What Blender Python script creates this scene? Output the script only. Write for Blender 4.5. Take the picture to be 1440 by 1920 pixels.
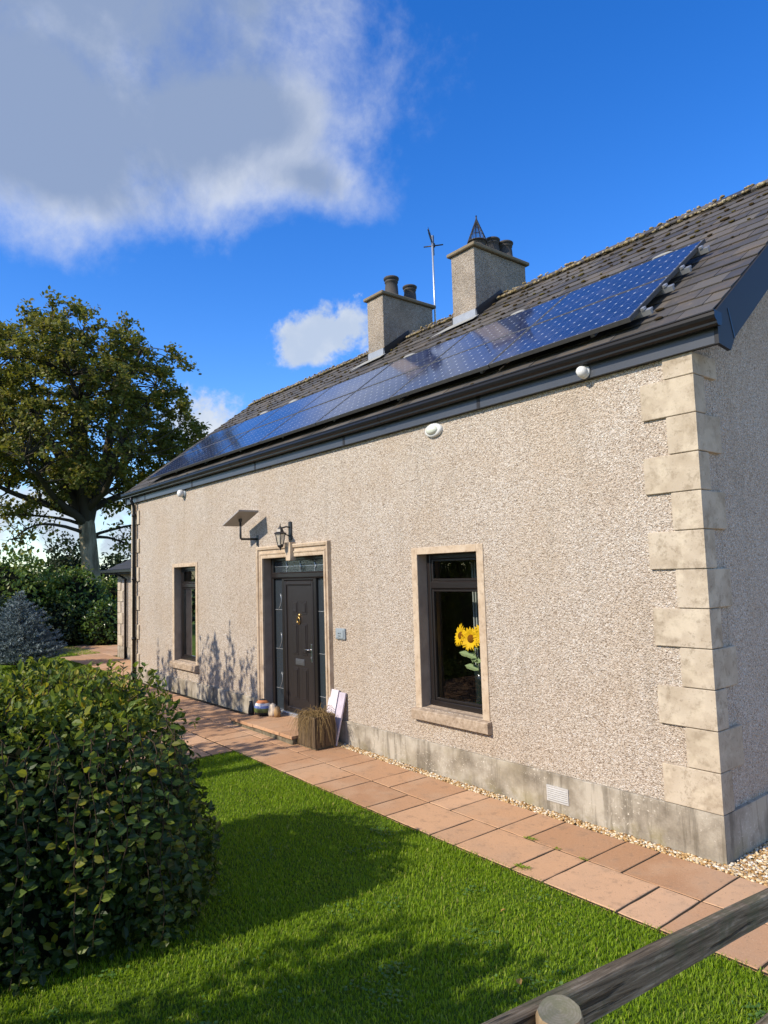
import bpy, math, random
import numpy as np
from mathutils import Vector, Matrix

for o in list(bpy.data.objects):
    bpy.data.objects.remove(o, do_unlink=True)
scn = bpy.context.scene
col = scn.collection
random.seed(7)
rng = np.random.default_rng(7)
R = math.radians

# ------------------------------------------------------------------ camera
CAM = Vector((2.7086, -5.4112, 2.2919))
YAW, PITCH, ROLL = 0.8918158, 0.0856446, -0.0298242
fw = Vector((-math.sin(YAW) * math.cos(PITCH), math.cos(YAW) * math.cos(PITCH), math.sin(PITCH)))
rt = Vector((math.cos(YAW), math.sin(YAW), 0))
up = rt.cross(fw)
rt2 = math.cos(ROLL) * rt + math.sin(ROLL) * up
up2 = -math.sin(ROLL) * rt + math.cos(ROLL) * up
cam_data = bpy.data.cameras.new('camera')
cam = bpy.data.objects.new('camera', cam_data)
col.objects.link(cam)
cam_data.sensor_fit = 'VERTICAL'
cam_data.sensor_height = 36.0
cam_data.sensor_width = 27.0
cam_data.lens = 1306.0 / 1920.0 * 36.0
cam_data.clip_start = 0.05
cam_data.clip_end = 3000
M = Matrix((rt2, up2, -fw)).transposed().to_4x4()
M.translation = CAM
cam.matrix_world = M
scn.camera = cam

# ------------------------------------------------------------------ sun, sky, exposure
LIGHT = Vector((0.10, 1.0, -0.71)).normalized()      # direction the sunlight travels
sun_d = bpy.data.lights.new('sun', 'SUN')
sun_d.energy = 4.3
sun_d.angle = R(0.55)
sun_d.color = (1.0, 0.895, 0.745)
sun = bpy.data.objects.new('sun', sun_d)
col.objects.link(sun)
sun.rotation_euler = LIGHT.to_track_quat('-Z', 'Y').to_euler()
SKY_STRENGTH = 0.14
scn.view_settings.view_transform = 'Standard'
scn.view_settings.look = 'None'
scn.view_settings.exposure = 0.4
scn.view_settings.gamma = 1.0
scn.view_settings.use_curve_mapping = False
scn.render.resolution_x = 768
scn.render.resolution_y = 1024
scn.render.engine = 'CYCLES'


class NT:
    """tiny node-tree helper"""
    def __init__(self, tree):
        self.t = tree
        tree.nodes.clear()

    def n(self, kind, **kw):
        nd = self.t.nodes.new(kind)
        for k, v in kw.items():
            setattr(nd, k, v)
        return nd

    def put(self, sock, v):
        if hasattr(v, 'is_output'):
            self.t.links.new(v, sock)
        else:
            sock.default_value = v

    def m(self, op, a, b=None, c=None, clamp=False):
        nd = self.n('ShaderNodeMath', operation=op, use_clamp=clamp)
        for i, v in enumerate((a, b, c)):
            if v is not None:
                self.put(nd.inputs[i], v)
        return nd.outputs[0]

    def vm(self, op, a, b=None, out=0):
        nd = self.n('ShaderNodeVectorMath', operation=op)
        self.put(nd.inputs[0], a)
        if b is not None:
            self.put(nd.inputs[1], b)
        return nd.outputs['Value'] if op in ('DOT_PRODUCT', 'LENGTH') else nd.outputs[0]

    def step(self, x, lo, hi, a=0.0, b=1.0):
        nd = self.n('ShaderNodeMapRange', interpolation_type='SMOOTHSTEP')
        self.put(nd.inputs[0], x)
        for i, v in enumerate((lo, hi, a, b)):
            self.put(nd.inputs[1 + i], v)
        return nd.outputs[0]

    def mix(self, f, a, b, mode='MIX'):
        nd = self.n('ShaderNodeMix', data_type='RGBA', blend_type=mode)
        self.put(nd.inputs[0], f)
        for i, v in ((6, a), (7, b)):
            if not hasattr(v, 'is_output') and len(v) == 3:
                v = (*v, 1)
            self.put(nd.inputs[i], v)
        return nd.outputs[2]

    def noise(self, vec, scale, detail=4, rough=0.55, dist=0.0):
        nd = self.n('ShaderNodeTexNoise')
        if vec is not None:
            self.put(nd.inputs['Vector'], vec)
        nd.inputs['Scale'].default_value = scale
        nd.inputs['Detail'].default_value = detail
        nd.inputs['Roughness'].default_value = rough
        nd.inputs['Distortion'].default_value = dist
        return nd.outputs[0]

    def vor(self, vec, scale, feature='F1', rnd=1.0):
        nd = self.n('ShaderNodeTexVoronoi', feature=feature)
        if vec is not None:
            self.put(nd.inputs['Vector'], vec)
        nd.inputs['Scale'].default_value = scale
        nd.inputs['Randomness'].default_value = rnd
        return nd

    def ramp(self, fac, stops):
        nd = self.n('ShaderNodeValToRGB')
        self.put(nd.inputs[0], fac)
        el = nd.color_ramp.elements
        while len(el) < len(stops):
            el.new(0.5)
        for e, (p, c) in zip(el, stops):
            e.position = p
            e.color = (*c, 1)
        return nd.outputs[0]

    def bump(self, h, strength=0.5, dist=0.01, normal=None):
        nd = self.n('ShaderNodeBump')
        nd.inputs['Strength'].default_value = strength
        nd.inputs['Distance'].default_value = dist
        self.put(nd.inputs['Height'], h)
        if normal is not None:
            self.put(nd.inputs['Normal'], normal)
        return nd.outputs[0]

    def pos(self):
        return self.n('ShaderNodeNewGeometry').outputs['Position']

    def obj(self):
        return self.n('ShaderNodeTexCoord').outputs['Object']

    def rnd(self):
        a = self.n('ShaderNodeObjectInfo').outputs['Random']
        b = self.n('ShaderNodeNewGeometry').outputs['Random Per Island']
        return self.m('FRACT', self.m('ADD', a, b))

    def bsdf(self, color, rough=0.8, normal=None, spec=0.3, metal=0.0, **kw):
        b = self.n('ShaderNodeBsdfPrincipled')
        if not hasattr(color, 'is_output') and len(color) == 3:
            color = (*color, 1)
        self.put(b.inputs['Base Color'], color)
        self.put(b.inputs['Roughness'], rough)
        b.inputs['Specular IOR Level'].default_value = spec
        b.inputs['Metallic'].default_value = metal
        if normal is not None:
            self.put(b.inputs['Normal'], normal)
        for k, v in kw.items():
            self.put(b.inputs[k], v)
        return b.outputs[0]

    def out(self, shader):
        o = self.n('ShaderNodeOutputMaterial')
        self.put(o.inputs['Surface'], shader)


world = bpy.data.worlds.new('World')
scn.world = world
world.use_nodes = True
w = NT(world.node_tree)
sky = w.n('ShaderNodeTexSky', sky_type='NISHITA')
sky.sun_disc = False
sky.sun_elevation = math.asin(-LIGHT.z)
sky.sun_rotation = math.atan2(-LIGHT.x, -LIGHT.y)
sky.altitude = 100
sky.air_density = 1.0
sky.dust_density = 0.3
sky.ozone_density = 3.5
hs = w.n('ShaderNodeHueSaturation')
hs.inputs['Hue'].default_value = 0.514
hs.inputs['Saturation'].default_value = 1.34
hs.inputs['Value'].default_value = 1.38
w.put(hs.inputs['Color'], sky.outputs[0])
D = w.vm('NORMALIZE', w.n('ShaderNodeTexCoord').outputs['Generated'])
# clouds: soft blobs set in the sky by azimuth / elevation, torn up by noise
warp_n = w.n('ShaderNodeTexNoise')
w.put(warp_n.inputs['Vector'], D)
warp_n.inputs['Scale'].default_value = 5.0
warp_n.inputs['Detail'].default_value = 6
warp = w.vm('SCALE', w.vm('SUBTRACT', warp_n.outputs['Color'], (0.5, 0.5, 0.5)))
warp.node.inputs['Scale'].default_value = 0.15
Dw = w.vm('ADD', D, warp)
soft = [(-80, 43, 21, 11, 1), (-64, 34, 10, 7, 1), (-77, 32, 12, 7, 1), (-68, 48, 15, 10, 1), (-56.0, 29.8, 4.6, 3.0, .7), (-92, 31, 16, 7, 1)]
puffs = [(-55.4, 19.3, 4.0, 2.6, 1), (-57.4, 18.4, 2.8, 1.8, 1), (-65.5, 12.3, 3.4, 2.6, 1), (-80, 5.0, 13, 3.0, .8), (-70, 3.2, 8, 2.0, .8)]
rb = random.Random(3)
for k in range(10):                       # unseen clouds added all round, enlarged to whiten the ambient light
    az = -112 - k * 23 + rb.uniform(-6, 6)
    soft.append((az, rb.uniform(28, 58), rb.uniform(15, 23), rb.uniform(9, 14), 1))
    puffs.append((az + 11, rb.uniform(8, 16), rb.uniform(7, 13), rb.uniform(2.5, 4), .8))


def cloud_field(blobs, vec, k_s):
    field = None
    for az, el, sa, sb, g in blobs:
        a, e = R(az), R(el)
        c = Vector((math.sin(a) * math.cos(e), math.cos(a) * math.cos(e), math.sin(e)))
        e1 = Vector((math.cos(a), -math.sin(a), 0))
        e2 = e1.cross(c)
        A = w.m('DIVIDE', w.vm('DOT_PRODUCT', vec, tuple(e1)), math.sin(R(sa)))
        B = w.m('DIVIDE', w.vm('DOT_PRODUCT', vec, tuple(e2)), math.sin(R(sb)))
        rr = w.m('SQRT', w.m('ADD', w.m('MULTIPLY', A, A), w.m('MULTIPLY', B, B)))
        f = w.m('MULTIPLY', w.m('SUBTRACT', 1.0, rr), g)
        fr_ = w.m('GREATER_THAN', w.vm('DOT_PRODUCT', D, tuple(c)), 0.2)
        f = w.m('ADD', w.m('MULTIPLY', w.m('MAXIMUM', f, -1.0), fr_), w.m('SUBTRACT', fr_, 1.0))
        field = f if field is None else w.m('SMOOTH_MAX', field, f, k_s)
    return field


def cn(n_, amp):
    return w.m('MULTIPLY', w.m('SUBTRACT', n_, 0.5), amp)


f_soft = cloud_field(soft, Dw, .3)
n1 = w.noise(D, 7.0, 10, 0.62, .25)
n2 = w.noise(D, 26.0, 8, 0.62)
d_soft = w.m('ADD', w.m('ADD', f_soft, cn(n1, 1.25)), cn(n2, .40))
c_soft = w.step(d_soft, -0.30, 0.55)
# brighter where the light gets through, grey-blue in the thick middle
thick = w.step(w.m('ADD', w.m('MULTIPLY', f_soft, 1.15), cn(w.noise(D, 4.2, 9, .60, .4), 1.9)), -.05, .62)
col_soft = w.mix(thick, (0.55, 0.59, 0.665), (0.235, 0.30, 0.43))
f_puff = cloud_field(puffs, D, .12)
n3 = w.noise(D, 17.0, 9, 0.58, .2)
d_puff = w.m('ADD', w.m('ADD', f_puff, cn(n3, 2.6)), cn(w.noise(D, 55.0, 6, .62), .9))
c_puff = w.step(d_puff, -.05, .62)
col_puff = w.mix(w.step(w.noise(D, 14.0, 6, .55), .35, .7), (0.42, 0.49, 0.60), (0.60, 0.635, 0.68))
sky_rgb = w.vm('SCALE', hs.outputs[0])
sky_rgb.node.inputs['Scale'].default_value = SKY_STRENGTH
rgb = w.mix(w.m('MULTIPLY', c_soft, 0.90), sky_rgb, col_soft)
rgb = w.mix(w.m('MULTIPLY', c_puff, 0.92), rgb, col_puff)
bg = w.n('ShaderNodeBackground')
bg.inputs['Strength'].default_value = 1.0
w.put(bg.inputs['Color'], rgb)
wo = w.n('ShaderNodeOutputWorld')
w.put(wo.inputs['Surface'], bg.outputs[0])


# ------------------------------------------------------------------ helpers
def gz(x):
    """height of the paving beside the wall: it rises a little towards the far end"""
    t = min(1.0, max(0.0, (-0.5 - x) / 7.5))
    return 0.10 * t * t * (3 - 2 * t)


def gzn(x):
    t = np.clip((-0.5 - x) / 7.5, 0, 1)
    return 0.10 * t * t * (3 - 2 * t)


ORG = {}


def tag(o, label=None, cat=None, group=None, kind=None):
    if label:
        o['label'] = label
    if cat:
        o['category'] = cat
    if group:
        o['group'] = group
    if kind:
        o['kind'] = kind
    return o


def thing(name, loc, label, cat, group=None):
    o = bpy.data.objects.new(name, None)
    o.empty_display_size = 0.2
    col.objects.link(o)
    o.location = loc
    ORG[o.name] = Vector(loc)
    return tag(o, label, cat, group)


def link(name, me, parent=None, loc=None, rot=None, scale=None):
    o = bpy.data.objects.new(name, me)
    col.objects.link(o)
    if parent is not None:
        o.parent = parent
        ORG[o.name] = ORG.get(parent.name, Vector((0, 0, 0)))
    if loc is not None:
        o.location = Vector(loc) - (ORG.get(parent.name, Vector()) if parent is not None else Vector())
    if rot is not None:
        o.rotation_euler = rot
    if scale is not None:
        o.scale = scale
    return o


class MB:
    def __init__(self):
        self.v = []
        self.f = []
        self.smooth = []

    def add(self, vs, fs, sm=False):
        b = len(self.v)
        self.v += [tuple(p) for p in vs]
        self.f += [tuple(b + i for i in f) for f in fs]
        self.smooth += [sm] * len(fs)
        return self

    def box(self, x0, x1, y0, y1, z0, z1, ch=0.0):
        if ch <= 0:
            vs = [(x, y, z) for x in (x0, x1) for y in (y0, y1) for z in (z0, z1)]
            fs = [(0, 1, 3, 2), (4, 6, 7, 5), (0, 4, 5, 1), (2, 3, 7, 6), (0, 2, 6, 4), (1, 5, 7, 3)]
            return self.add(vs, fs)
        c = ch
        vs, idx = [], {}
        for i, x in enumerate((x0, x1)):
            for j, y in enumerate((y0, y1)):
                for k, z in enumerate((z0, z1)):
                    sx, sy, sz = (c if i == 0 else -c), (c if j == 0 else -c), (c if k == 0 else -c)
                    for a, p in enumerate(((x, y + sy, z + sz), (x + sx, y, z + sz), (x + sx, y + sy, z))):
                        idx[(i, j, k, a)] = len(vs)
                        vs.append(p)
        g = lambda i, j, k, a: idx[(i, j, k, a)]
        fs = []
        for i in (0, 1):
            q = [g(i, 0, 0, 0), g(i, 0, 1, 0), g(i, 1, 1, 0), g(i, 1, 0, 0)]
            fs.append(q if i == 0 else q[::-1])
        for j in (0, 1):
            q = [g(0, j, 0, 1), g(1, j, 0, 1), g(1, j, 1, 1), g(0, j, 1, 1)]
            fs.append(q if j == 0 else q[::-1])
        for k in (0, 1):
            q = [g(0, 0, k, 2), g(0, 1, k, 2), g(1, 1, k, 2), g(1, 0, k, 2)]
            fs.append(q if k == 0 else q[::-1])
        for j in (0, 1):
            for k in (0, 1):
                fs.append([g(0, j, k, 1), g(1, j, k, 1), g(1, j, k, 2), g(0, j, k, 2)])
        for i in (0, 1):
            for k in (0, 1):
                fs.append([g(i, 0, k, 0), g(i, 1, k, 0), g(i, 1, k, 2), g(i, 0, k, 2)])
        for i in (0, 1):
            for j in (0, 1):
                fs.append([g(i, j, 0, 0), g(i, j, 1, 0), g(i, j, 1, 1), g(i, j, 0, 1)])
        for i in (0, 1):
            for j in (0, 1):
                for k in (0, 1):
                    fs.append([g(i, j, k, 0), g(i, j, k, 1), g(i, j, k, 2)])
        return self.add(vs, fs)

    def hexa(self, p):
        """eight corners, bottom ring then top ring"""
        return self.add(p, [(3, 2, 1, 0), (4, 5, 6, 7), (0, 1, 5, 4), (1, 2, 6, 5), (2, 3, 7, 6), (3, 0, 4, 7)])

    def quad(self, a, b, c, d):
        return self.add([a, b, c, d], [(0, 1, 2, 3)])

    def prism(self, poly, axis, a0, a1):
        """extrude a 2-D polygon along an axis; poly in the other two axes in xyz order"""
        def P(p, a):
            q = list(p)
            q.insert(axis, a)
            return q
        n = len(poly)
        vs = [P(p, a0) for p in poly] + [P(p, a1) for p in poly]
        fs = [tuple(range(n))[::-1], tuple(range(n, 2 * n))]
        fs += [(i, (i + 1) % n, n + (i + 1) % n, n + i) for i in range(n)]
        return self.add(vs, fs)

    def tube(self, pts, rad, n=8, caps=True):
        pts = [Vector(p) for p in pts]
        if not hasattr(rad, '__len__'):
            rad = [rad] * len(pts)
        rings = []
        prev = None
        vs = []
        for i, p in enumerate(pts):
            t = (pts[min(i + 1, len(pts) - 1)] - pts[max(i - 1, 0)])
            t = t.normalized() if t.length > 1e-9 else Vector((0, 0, 1))
            if prev is None:
                a = t.orthogonal().normalized()
            else:
                a = (prev - t * prev.dot(t))
                a = a.normalized() if a.length > 1e-6 else t.orthogonal().normalized()
            prev = a
            b = t.cross(a)
            for k in range(n):
                th = 2 * math.pi * k / n
                vs.append(p + (a * math.cos(th) + b * math.sin(th)) * rad[i])
        fs = []
        for i in range(len(pts) - 1):
            for k in range(n):
                k2 = (k + 1) % n
                fs.append((i * n + k, i * n + k2, (i + 1) * n + k2, (i + 1) * n + k))
        self.add(vs, fs, True)
        if caps:
            b = len(self.v) - len(vs)
            self.f.append(tuple(b + k for k in range(n))[::-1])
            self.f.append(tuple(b + (len(pts) - 1) * n + k for k in range(n)))
            self.smooth += [False, False]
        return self

    def lathe(self, prof, c, n=16, axis='Z', sm=True, sx=1.0, sy=1.0):
        """prof = [(radius, height)]; closed at both ends when radius 0"""
        vs = []
        for r, h in prof:
            for k in range(n):
                th = 2 * math.pi * (k + 0.5) / n
                a, b = r * math.cos(th) * sx, r * math.sin(th) * sy
                if axis == 'Z':
                    vs.append((c[0] + a, c[1] + b, c[2] + h))
                elif axis == 'Y':
                    vs.append((c[0] + a, c[1] + h, c[2] + b))
                else:
                    vs.append((c[0] + h, c[1] + a, c[2] + b))
        fs = []
        for i in range(len(prof) - 1):
            for k in range(n):
                k2 = (k + 1) % n
                fs.append((i * n + k, i * n + k2, (i + 1) * n + k2, (i + 1) * n + k))
        return self.add(vs, fs, sm)

    def mesh(self, name, mat, org=Vector((0, 0, 0))):
        me = bpy.data.meshes.new(name)
        me.from_pydata([(p[0] - org[0], p[1] - org[1], p[2] - org[2]) for p in self.v], [], self.f)
        me.polygons.foreach_set('use_smooth', self.smooth)
        if mat is not None:
            me.materials.append(mat)
        import bmesh
        bm = bmesh.new()
        bm.from_mesh(me)
        bmesh.ops.recalc_face_normals(bm, faces=bm.faces)
        bm.to_mesh(me)
        bm.free()
        me.update()
        return me

    def build(self, name, mat, parent=None, kind=None, label=None):
        org = ORG.get(parent.name, Vector()) if parent is not None else Vector()
        o = link(name, self.mesh(name, mat, org), parent)
        return tag(o, label, None, None, kind)


def fast_mesh(name, verts, quads, mat, smooth=False):
    """verts (n,3); faces (m,k) all of one size"""
    me = bpy.data.meshes.new(name)
    verts = np.ascontiguousarray(verts, dtype=np.float32)
    quads = np.ascontiguousarray(quads, dtype=np.int32)
    m, k = quads.shape
    me.vertices.add(len(verts))
    me.vertices.foreach_set('co', verts.ravel())
    me.loops.add(m * k)
    me.loops.foreach_set('vertex_index', quads.ravel())
    me.polygons.add(m)
    me.polygons.foreach_set('loop_start', np.arange(0, m * k, k, dtype=np.int32))
    me.polygons.foreach_set('loop_total', np.full(m, k, dtype=np.int32))
    me.polygons.foreach_set('use_smooth', np.full(m, smooth, dtype=bool))
    me.materials.append(mat)
    me.update(calc_edges=True)
    me.validate()
    return me


def unit(a):
    return a / np.maximum(np.linalg.norm(a, axis=-1, keepdims=True), 1e-9)


LEAF = np.array([(0, 0, 0), (-.26, .28, .07), (-.27, .64, .06), (0, 1, -.06), (.27, .64, .06), (.26, .28, .07)], float)
LEAF_F = np.array([(0, 3, 2, 1), (0, 5, 4, 3)])
NARROW = LEAF * np.array([.55, 1, 1])


def leaf_mesh(name, pos, direction, normal, size, mat, tmpl=LEAF):
    """one mesh of many folded leaves: stalk at pos, pointing along direction"""
    d = unit(direction)
    s = unit(np.cross(d, normal))
    nn = np.cross(s, d)
    size = np.asarray(size).reshape(-1, 1, 1)
    V = pos[:, None, :] + size * (tmpl[None, :, 0:1] * s[:, None] + tmpl[None, :, 1:2] * d[:, None] + tmpl[None, :, 2:3] * nn[:, None])
    k = len(tmpl)
    F = (np.arange(len(pos))[:, None, None] * k + LEAF_F[None]).reshape(-1, 4)
    return fast_mesh(name, V.reshape(-1, 3), F, mat)


def rvec(n):
    return unit(rng.normal(size=(n, 3)))


# ------------------------------------------------------------------ materials
MT = {}


def new(name):
    m = bpy.data.materials.new(name)
    m.use_nodes = True
    MT[name] = m
    return NT(m.node_tree)


def plain(name, c, rough=0.6, spec=0.4, metal=0.0, var=0.0, bump=0.0, scale=20.0):
    t = new(name)
    colr, nrm = c, None
    if var > 0:
        n = t.noise(t.pos(), scale, 5, .6)
        colr = t.mix(n, tuple(x * (1 - var) for x in c), tuple(min(1, x * (1 + var)) for x in c))
    if bump > 0:
        nrm = t.bump(t.noise(t.pos(), scale * 6, 4), bump, 0.003)
    t.out(t.bsdf(colr, rough, nrm, spec, metal))
    return MT[name]


# roughcast / pebble dash: stones thrown on mortar
def dash(name, tint=1.0, dirt=0.0):
    t = new(name)
    p = t.pos()
    wv = t.n('ShaderNodeTexNoise')
    t.put(wv.inputs['Vector'], p)
    wv.inputs['Scale'].default_value = 40
    pw = t.vm('ADD', p, t.vm('SCALE', wv.outputs['Color']))
    pw.node.inputs[1].links[0].from_node.inputs['Scale'].default_value = 0.02
    v = t.vor(pw, 88, 'F1', 1.0)
    v2 = t.vor(pw, 41, 'F1', 1.0)
    sep = t.n('ShaderNodeSeparateColor')
    t.put(sep.inputs[0], v.outputs['Color'])
    stone = t.ramp(sep.outputs[0], [(0, (.24, .185, .14)), (.12, (.43, .345, .265)), (.35, (.58, .50, .41)), (.6, (.67, .59, .495)), (.85, (.76, .69, .60)), (1, (.88, .84, .77))])
    big = t.noise(p, 1.1, 5, .6)
    stone = t.mix(t.step(big, .35, .7), stone, t.mix(1.0, stone, (0.93, 0.885, 0.84), 'MULTIPLY'))
    mpv = t.n('ShaderNodeMapping')
    t.put(mpv.inputs[0], p)
    mpv.inputs['Scale'].default_value = (5, 5, .45)
    stone = t.mix(t.m('MULTIPLY', t.step(t.noise(mpv.outputs[0], 1.0, 6, .65), .50, .72), .30), stone, (.33, .285, .225))
    stone = t.mix(t.m('MULTIPLY', t.step(t.noise(p, .55, 4, .6), .45, .65), .18), stone, (.62, .50, .36))
    gap = t.step(v.outputs['Distance'], .30, .60)
    stone = t.mix(t.m('MULTIPLY', gap, .55), stone, (.29, .235, .18))
    if dirt:
        dn = t.noise(p, 2.5, 6, .65)
        stone = t.mix(t.m('MULTIPLY', t.step(dn, .38, .72), dirt), stone, (.13, .115, .095))
    if tint != 1.0:
        stone = t.mix(1.0, stone, (tint, tint, tint), 'MULTIPLY')
    h = t.m('ADD', t.m('MULTIPLY', t.step(v.outputs['Distance'], 0.0, .62, 1.0, 0.0), 1.0), t.m('MULTIPLY', t.step(v2.outputs['Distance'], 0, .6, 1, 0), .8))
    t.out(t.bsdf(stone, .92, t.bump(h, .85, .011), .15))


dash('pebbledash')
dash('pebbledash_chimney', .80, .35)

t = new('quoin_stone')
p = t.pos()
c = t.ramp(t.noise(p, 3.0, 6, .6), [(.35, (.35, .285, .205)), (.5, (.44, .37, .28)), (.65, (.52, .45, .35))])
st = t.step(t.noise(p, 8.0, 7, .72), .50, .66)
c = t.mix(t.m('MULTIPLY', st, .62), c, (.22, .17, .115))
c = t.mix(t.m('MULTIPLY', t.step(t.noise(p, 24.0, 6, .75), .53, .64), .50), c, (.17, .13, .085))
c = t.mix(t.m('MULTIPLY', t.step(t.noise(p, 4.2, 4, .6), .50, .62), .45), c, (.62, .54, .41))
c = t.mix(t.m('MULTIPLY', t.rnd(), .30), c, (.40, .33, .235))
t.out(t.bsdf(c, .88, t.bump(t.noise(p, 45, 6, .65), .35, .006), .2))

t = new('surround_stone')
p = t.pos()
c = t.ramp(t.noise(p, 5.0, 6, .65), [(.3, (.40, .295, .195)), (.5, (.49, .385, .275)), (.75, (.57, .47, .35))])
c = t.mix(t.m('MULTIPLY', t.step(t.noise(p, 18.0, 6, .72), .50, .66), .55), c, (.26, .19, .125))
t.out(t.bsdf(c, .85, t.bump(t.noise(p, 60, 5), .25, .004), .2))

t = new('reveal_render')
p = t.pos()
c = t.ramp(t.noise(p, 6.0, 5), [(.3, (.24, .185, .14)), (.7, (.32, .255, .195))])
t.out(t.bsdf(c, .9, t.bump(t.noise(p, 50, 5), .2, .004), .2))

t = new('sill_stone')
p = t.pos()
c = t.ramp(t.noise(p, 14.0, 7, .7), [(.28, (.16, .12, .085)), (.45, (.32, .245, .175)), (.62, (.45, .36, .27)), (.8, (.60, .50, .38))])
t.out(t.bsdf(c, .9, t.bump(t.noise(p, 60, 6, .7), .5, .008), .15))

t = new('plinth_render')
p = t.pos()
sx = t.n('ShaderNodeSeparateXYZ')
t.put(sx.inputs[0], p)
c = t.ramp(t.noise(p, 2.4, 7, .65), [(.36, (.175, .150, .115)), (.48, (.30, .265, .210)), (.60, (.43, .390, .320))])
v = t.n('ShaderNodeMapping')
t.put(v.inputs[0], p)
v.inputs['Scale'].default_value = (9, 9, .9)
c = t.mix(t.m('MULTIPLY', t.step(t.noise(v.outputs[0], 1.3, 6, .65), .50, .64), .55), c, (.10, .085, .062))
wh = t.step(t.noise(p, 34, 4, .75), .58, .64)
c = t.mix(t.m('MULTIPLY', wh, t.step(t.noise(p, 3.1, 3), .45, .6)), c, (.62, .57, .48))
moss = t.m('MULTIPLY', t.step(sx.outputs[2], .22, .0), t.step(t.noise(p, 5, 5, .65), .48, .66))
c = t.mix(t.m('MULTIPLY', moss, .6), c, (.20, .165, .055))
c = t.mix(t.m('MULTIPLY', t.step(t.noise(p, 1.3, 4, .6), .5, .68), .35), c, (.40, .345, .235))
t.out(t.bsdf(c, .92, t.bump(t.noise(p, 70, 6, .7), .45, .006), .15))

t = new('roof_slate')
p = t.pos()
r = t.rnd()
c = t.ramp(r, [(0, (.050, .047, .043)), (.5, (.074, .068, .062)), (1, (.105, .096, .086))])
c = t.mix(t.m('MULTIPLY', t.step(t.noise(p, 3.5, 6, .65), .46, .70), .55), c, (.14, .105, .068))
c = t.mix(t.m('MULTIPLY', t.step(t.noise(p, 26, 4, .7), .62, .74), .55), c, (.24, .21, .165))
t.out(t.bsdf(c, t.m('ADD', .48, t.m('MULTIPLY', r, .2)), t.bump(t.noise(p, 55, 5, .6), .3, .004), .35))

plain('dark_slate', (.045, .048, .056), .5, .45, 0, .25, .2, 8)
t = new('roof_moss')
p = t.pos()
c = t.ramp(t.m('ADD', t.m('MULTIPLY', t.rnd(), .8), t.m('MULTIPLY', t.noise(p, 30, 4), .25)), [(0, (.030, .022, .014)), (.55, (.060, .043, .020)), (.8, (.080, .062, .020)), (1, (.12, .105, .025))])
t.out(t.bsdf(c, .95, t.bump(t.noise(p, 160, 4), .8, .01), .1))
t = new('ridge_mortar')
p = t.pos()
c = t.ramp(t.noise(p, 16, 6, .7), [(.3, (.10, .075, .03)), (.5, (.27, .21, .11)), (.62, (.42, .37, .27)), (.8, (.22, .19, .05))])
t.out(t.bsdf(c, .95, t.bump(t.noise(p, 60, 4), .8, .015), .1))

plain('black_plastic', (.009, .009, .010), .34, .3)
plain('anthracite_upvc', (.024, .024, .027), .50, .22, 0, .12, 0, 3)
plain('brown_upvc', (.017, .0135, .0125), .30, .5, 0, .15, 0, 8)
plain('door_brown', (.022, .0175, .0160), .42, .45, 0, .18, .12, 14)
plain('white_plastic', (.66, .66, .64), .35, .45)
plain('grey_plastic', (.27, .31, .33), .45, .4)
plain('pale_metal', (.52, .54, .56), .4, .5, .7)
plain('steel', (.62, .62, .62), .28, .5, 1.0)
plain('brass', (.55, .36, .13), .32, .5, 1.0)
plain('lead_sheet', (.30, .32, .35), .5, .5, .35, .3, .1, 7)
plain('lead_wash', (.27, .27, .25), .85, .2, 0, .25, .1, 9)
plain('black_iron', (.016, .016, .017), .42, .5)
plain('terracotta_grey', (.066, .061, .057), .8, .25, 0, .3, .2, 9)
plain('cap_concrete', (.205, .165, .11), .9, .2, 0, .4, .4, 12)
plain('panel_frame', (.10, .098, .095), .5, .4, .4, .3, 0, 30)
plain('dark_inside', (.035, .033, .032), .9, .1)
plain('inside_wall', (.22, .20, .18), .9, .1)
plain('inside_floor', (.10, .060, .035), .5, .3)
plain('curtain_grey', (.35, .36, .35), .95, .1)
plain('curtain_red', (.12, .022, .025), .95, .1)
plain('board_white', (.66, .60, .63), .55, .35, 0, .22, 0, 9)
plain('board_grey', (.52, .46, .52), .6, .3, 0, .3, 0, 14)
plain('dried_grass', (.23, .155, .065), .8, .2, 0, .3, 0, 30)
plain('soil', (.040, .028, .018), .95, .1, 0, .4, .5, 20)
plain('vase_glass', (.012, .018, .018), .12, .5)
plain('box_card', (.36, .20, .08), .8, .2)
plain('petal', (.86, .50, .012), .6, .2, 0, .25, 0, 60)
plain('flower_head', (.22, .085, .010), .9, .1)
plain('stem_green', (.34, .42, .22), .7, .2)
plain('mug_white', (.72, .74, .78), .2, .5)
plain('mug_blue', (.035, .10, .33), .25, .5)
plain('pot_blue', (.14, .20, .42), .35, .4)
plain('pot_orange', (.48, .18, .065), .45, .4, 0, .25, 0, 40)
plain('pot_white', (.74, .70, .66), .4, .4, 0, .15, 0, 30)
plain('pot_green', (.10, .125, .035), .5, .4, 0, .5, 0, 35)
plain('pot_black', (.018, .022, .026), .4, .4)
plain('shell_cream', (.60, .50, .38), .6, .3, 0, .3, 0, 30)
plain('shell_tan', (.34, .21, .09), .6, .3, 0, .3, 0, 30)
plain('dish_panel', (.33, .30, .275), .5, .35)
plain('ornament_wood', (.45, .27, .10), .6, .3)

t = new('lantern_glass')
t.out(t.bsdf((.62, .56, .44), .25, None, .5, 0, Alpha=.55))

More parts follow.
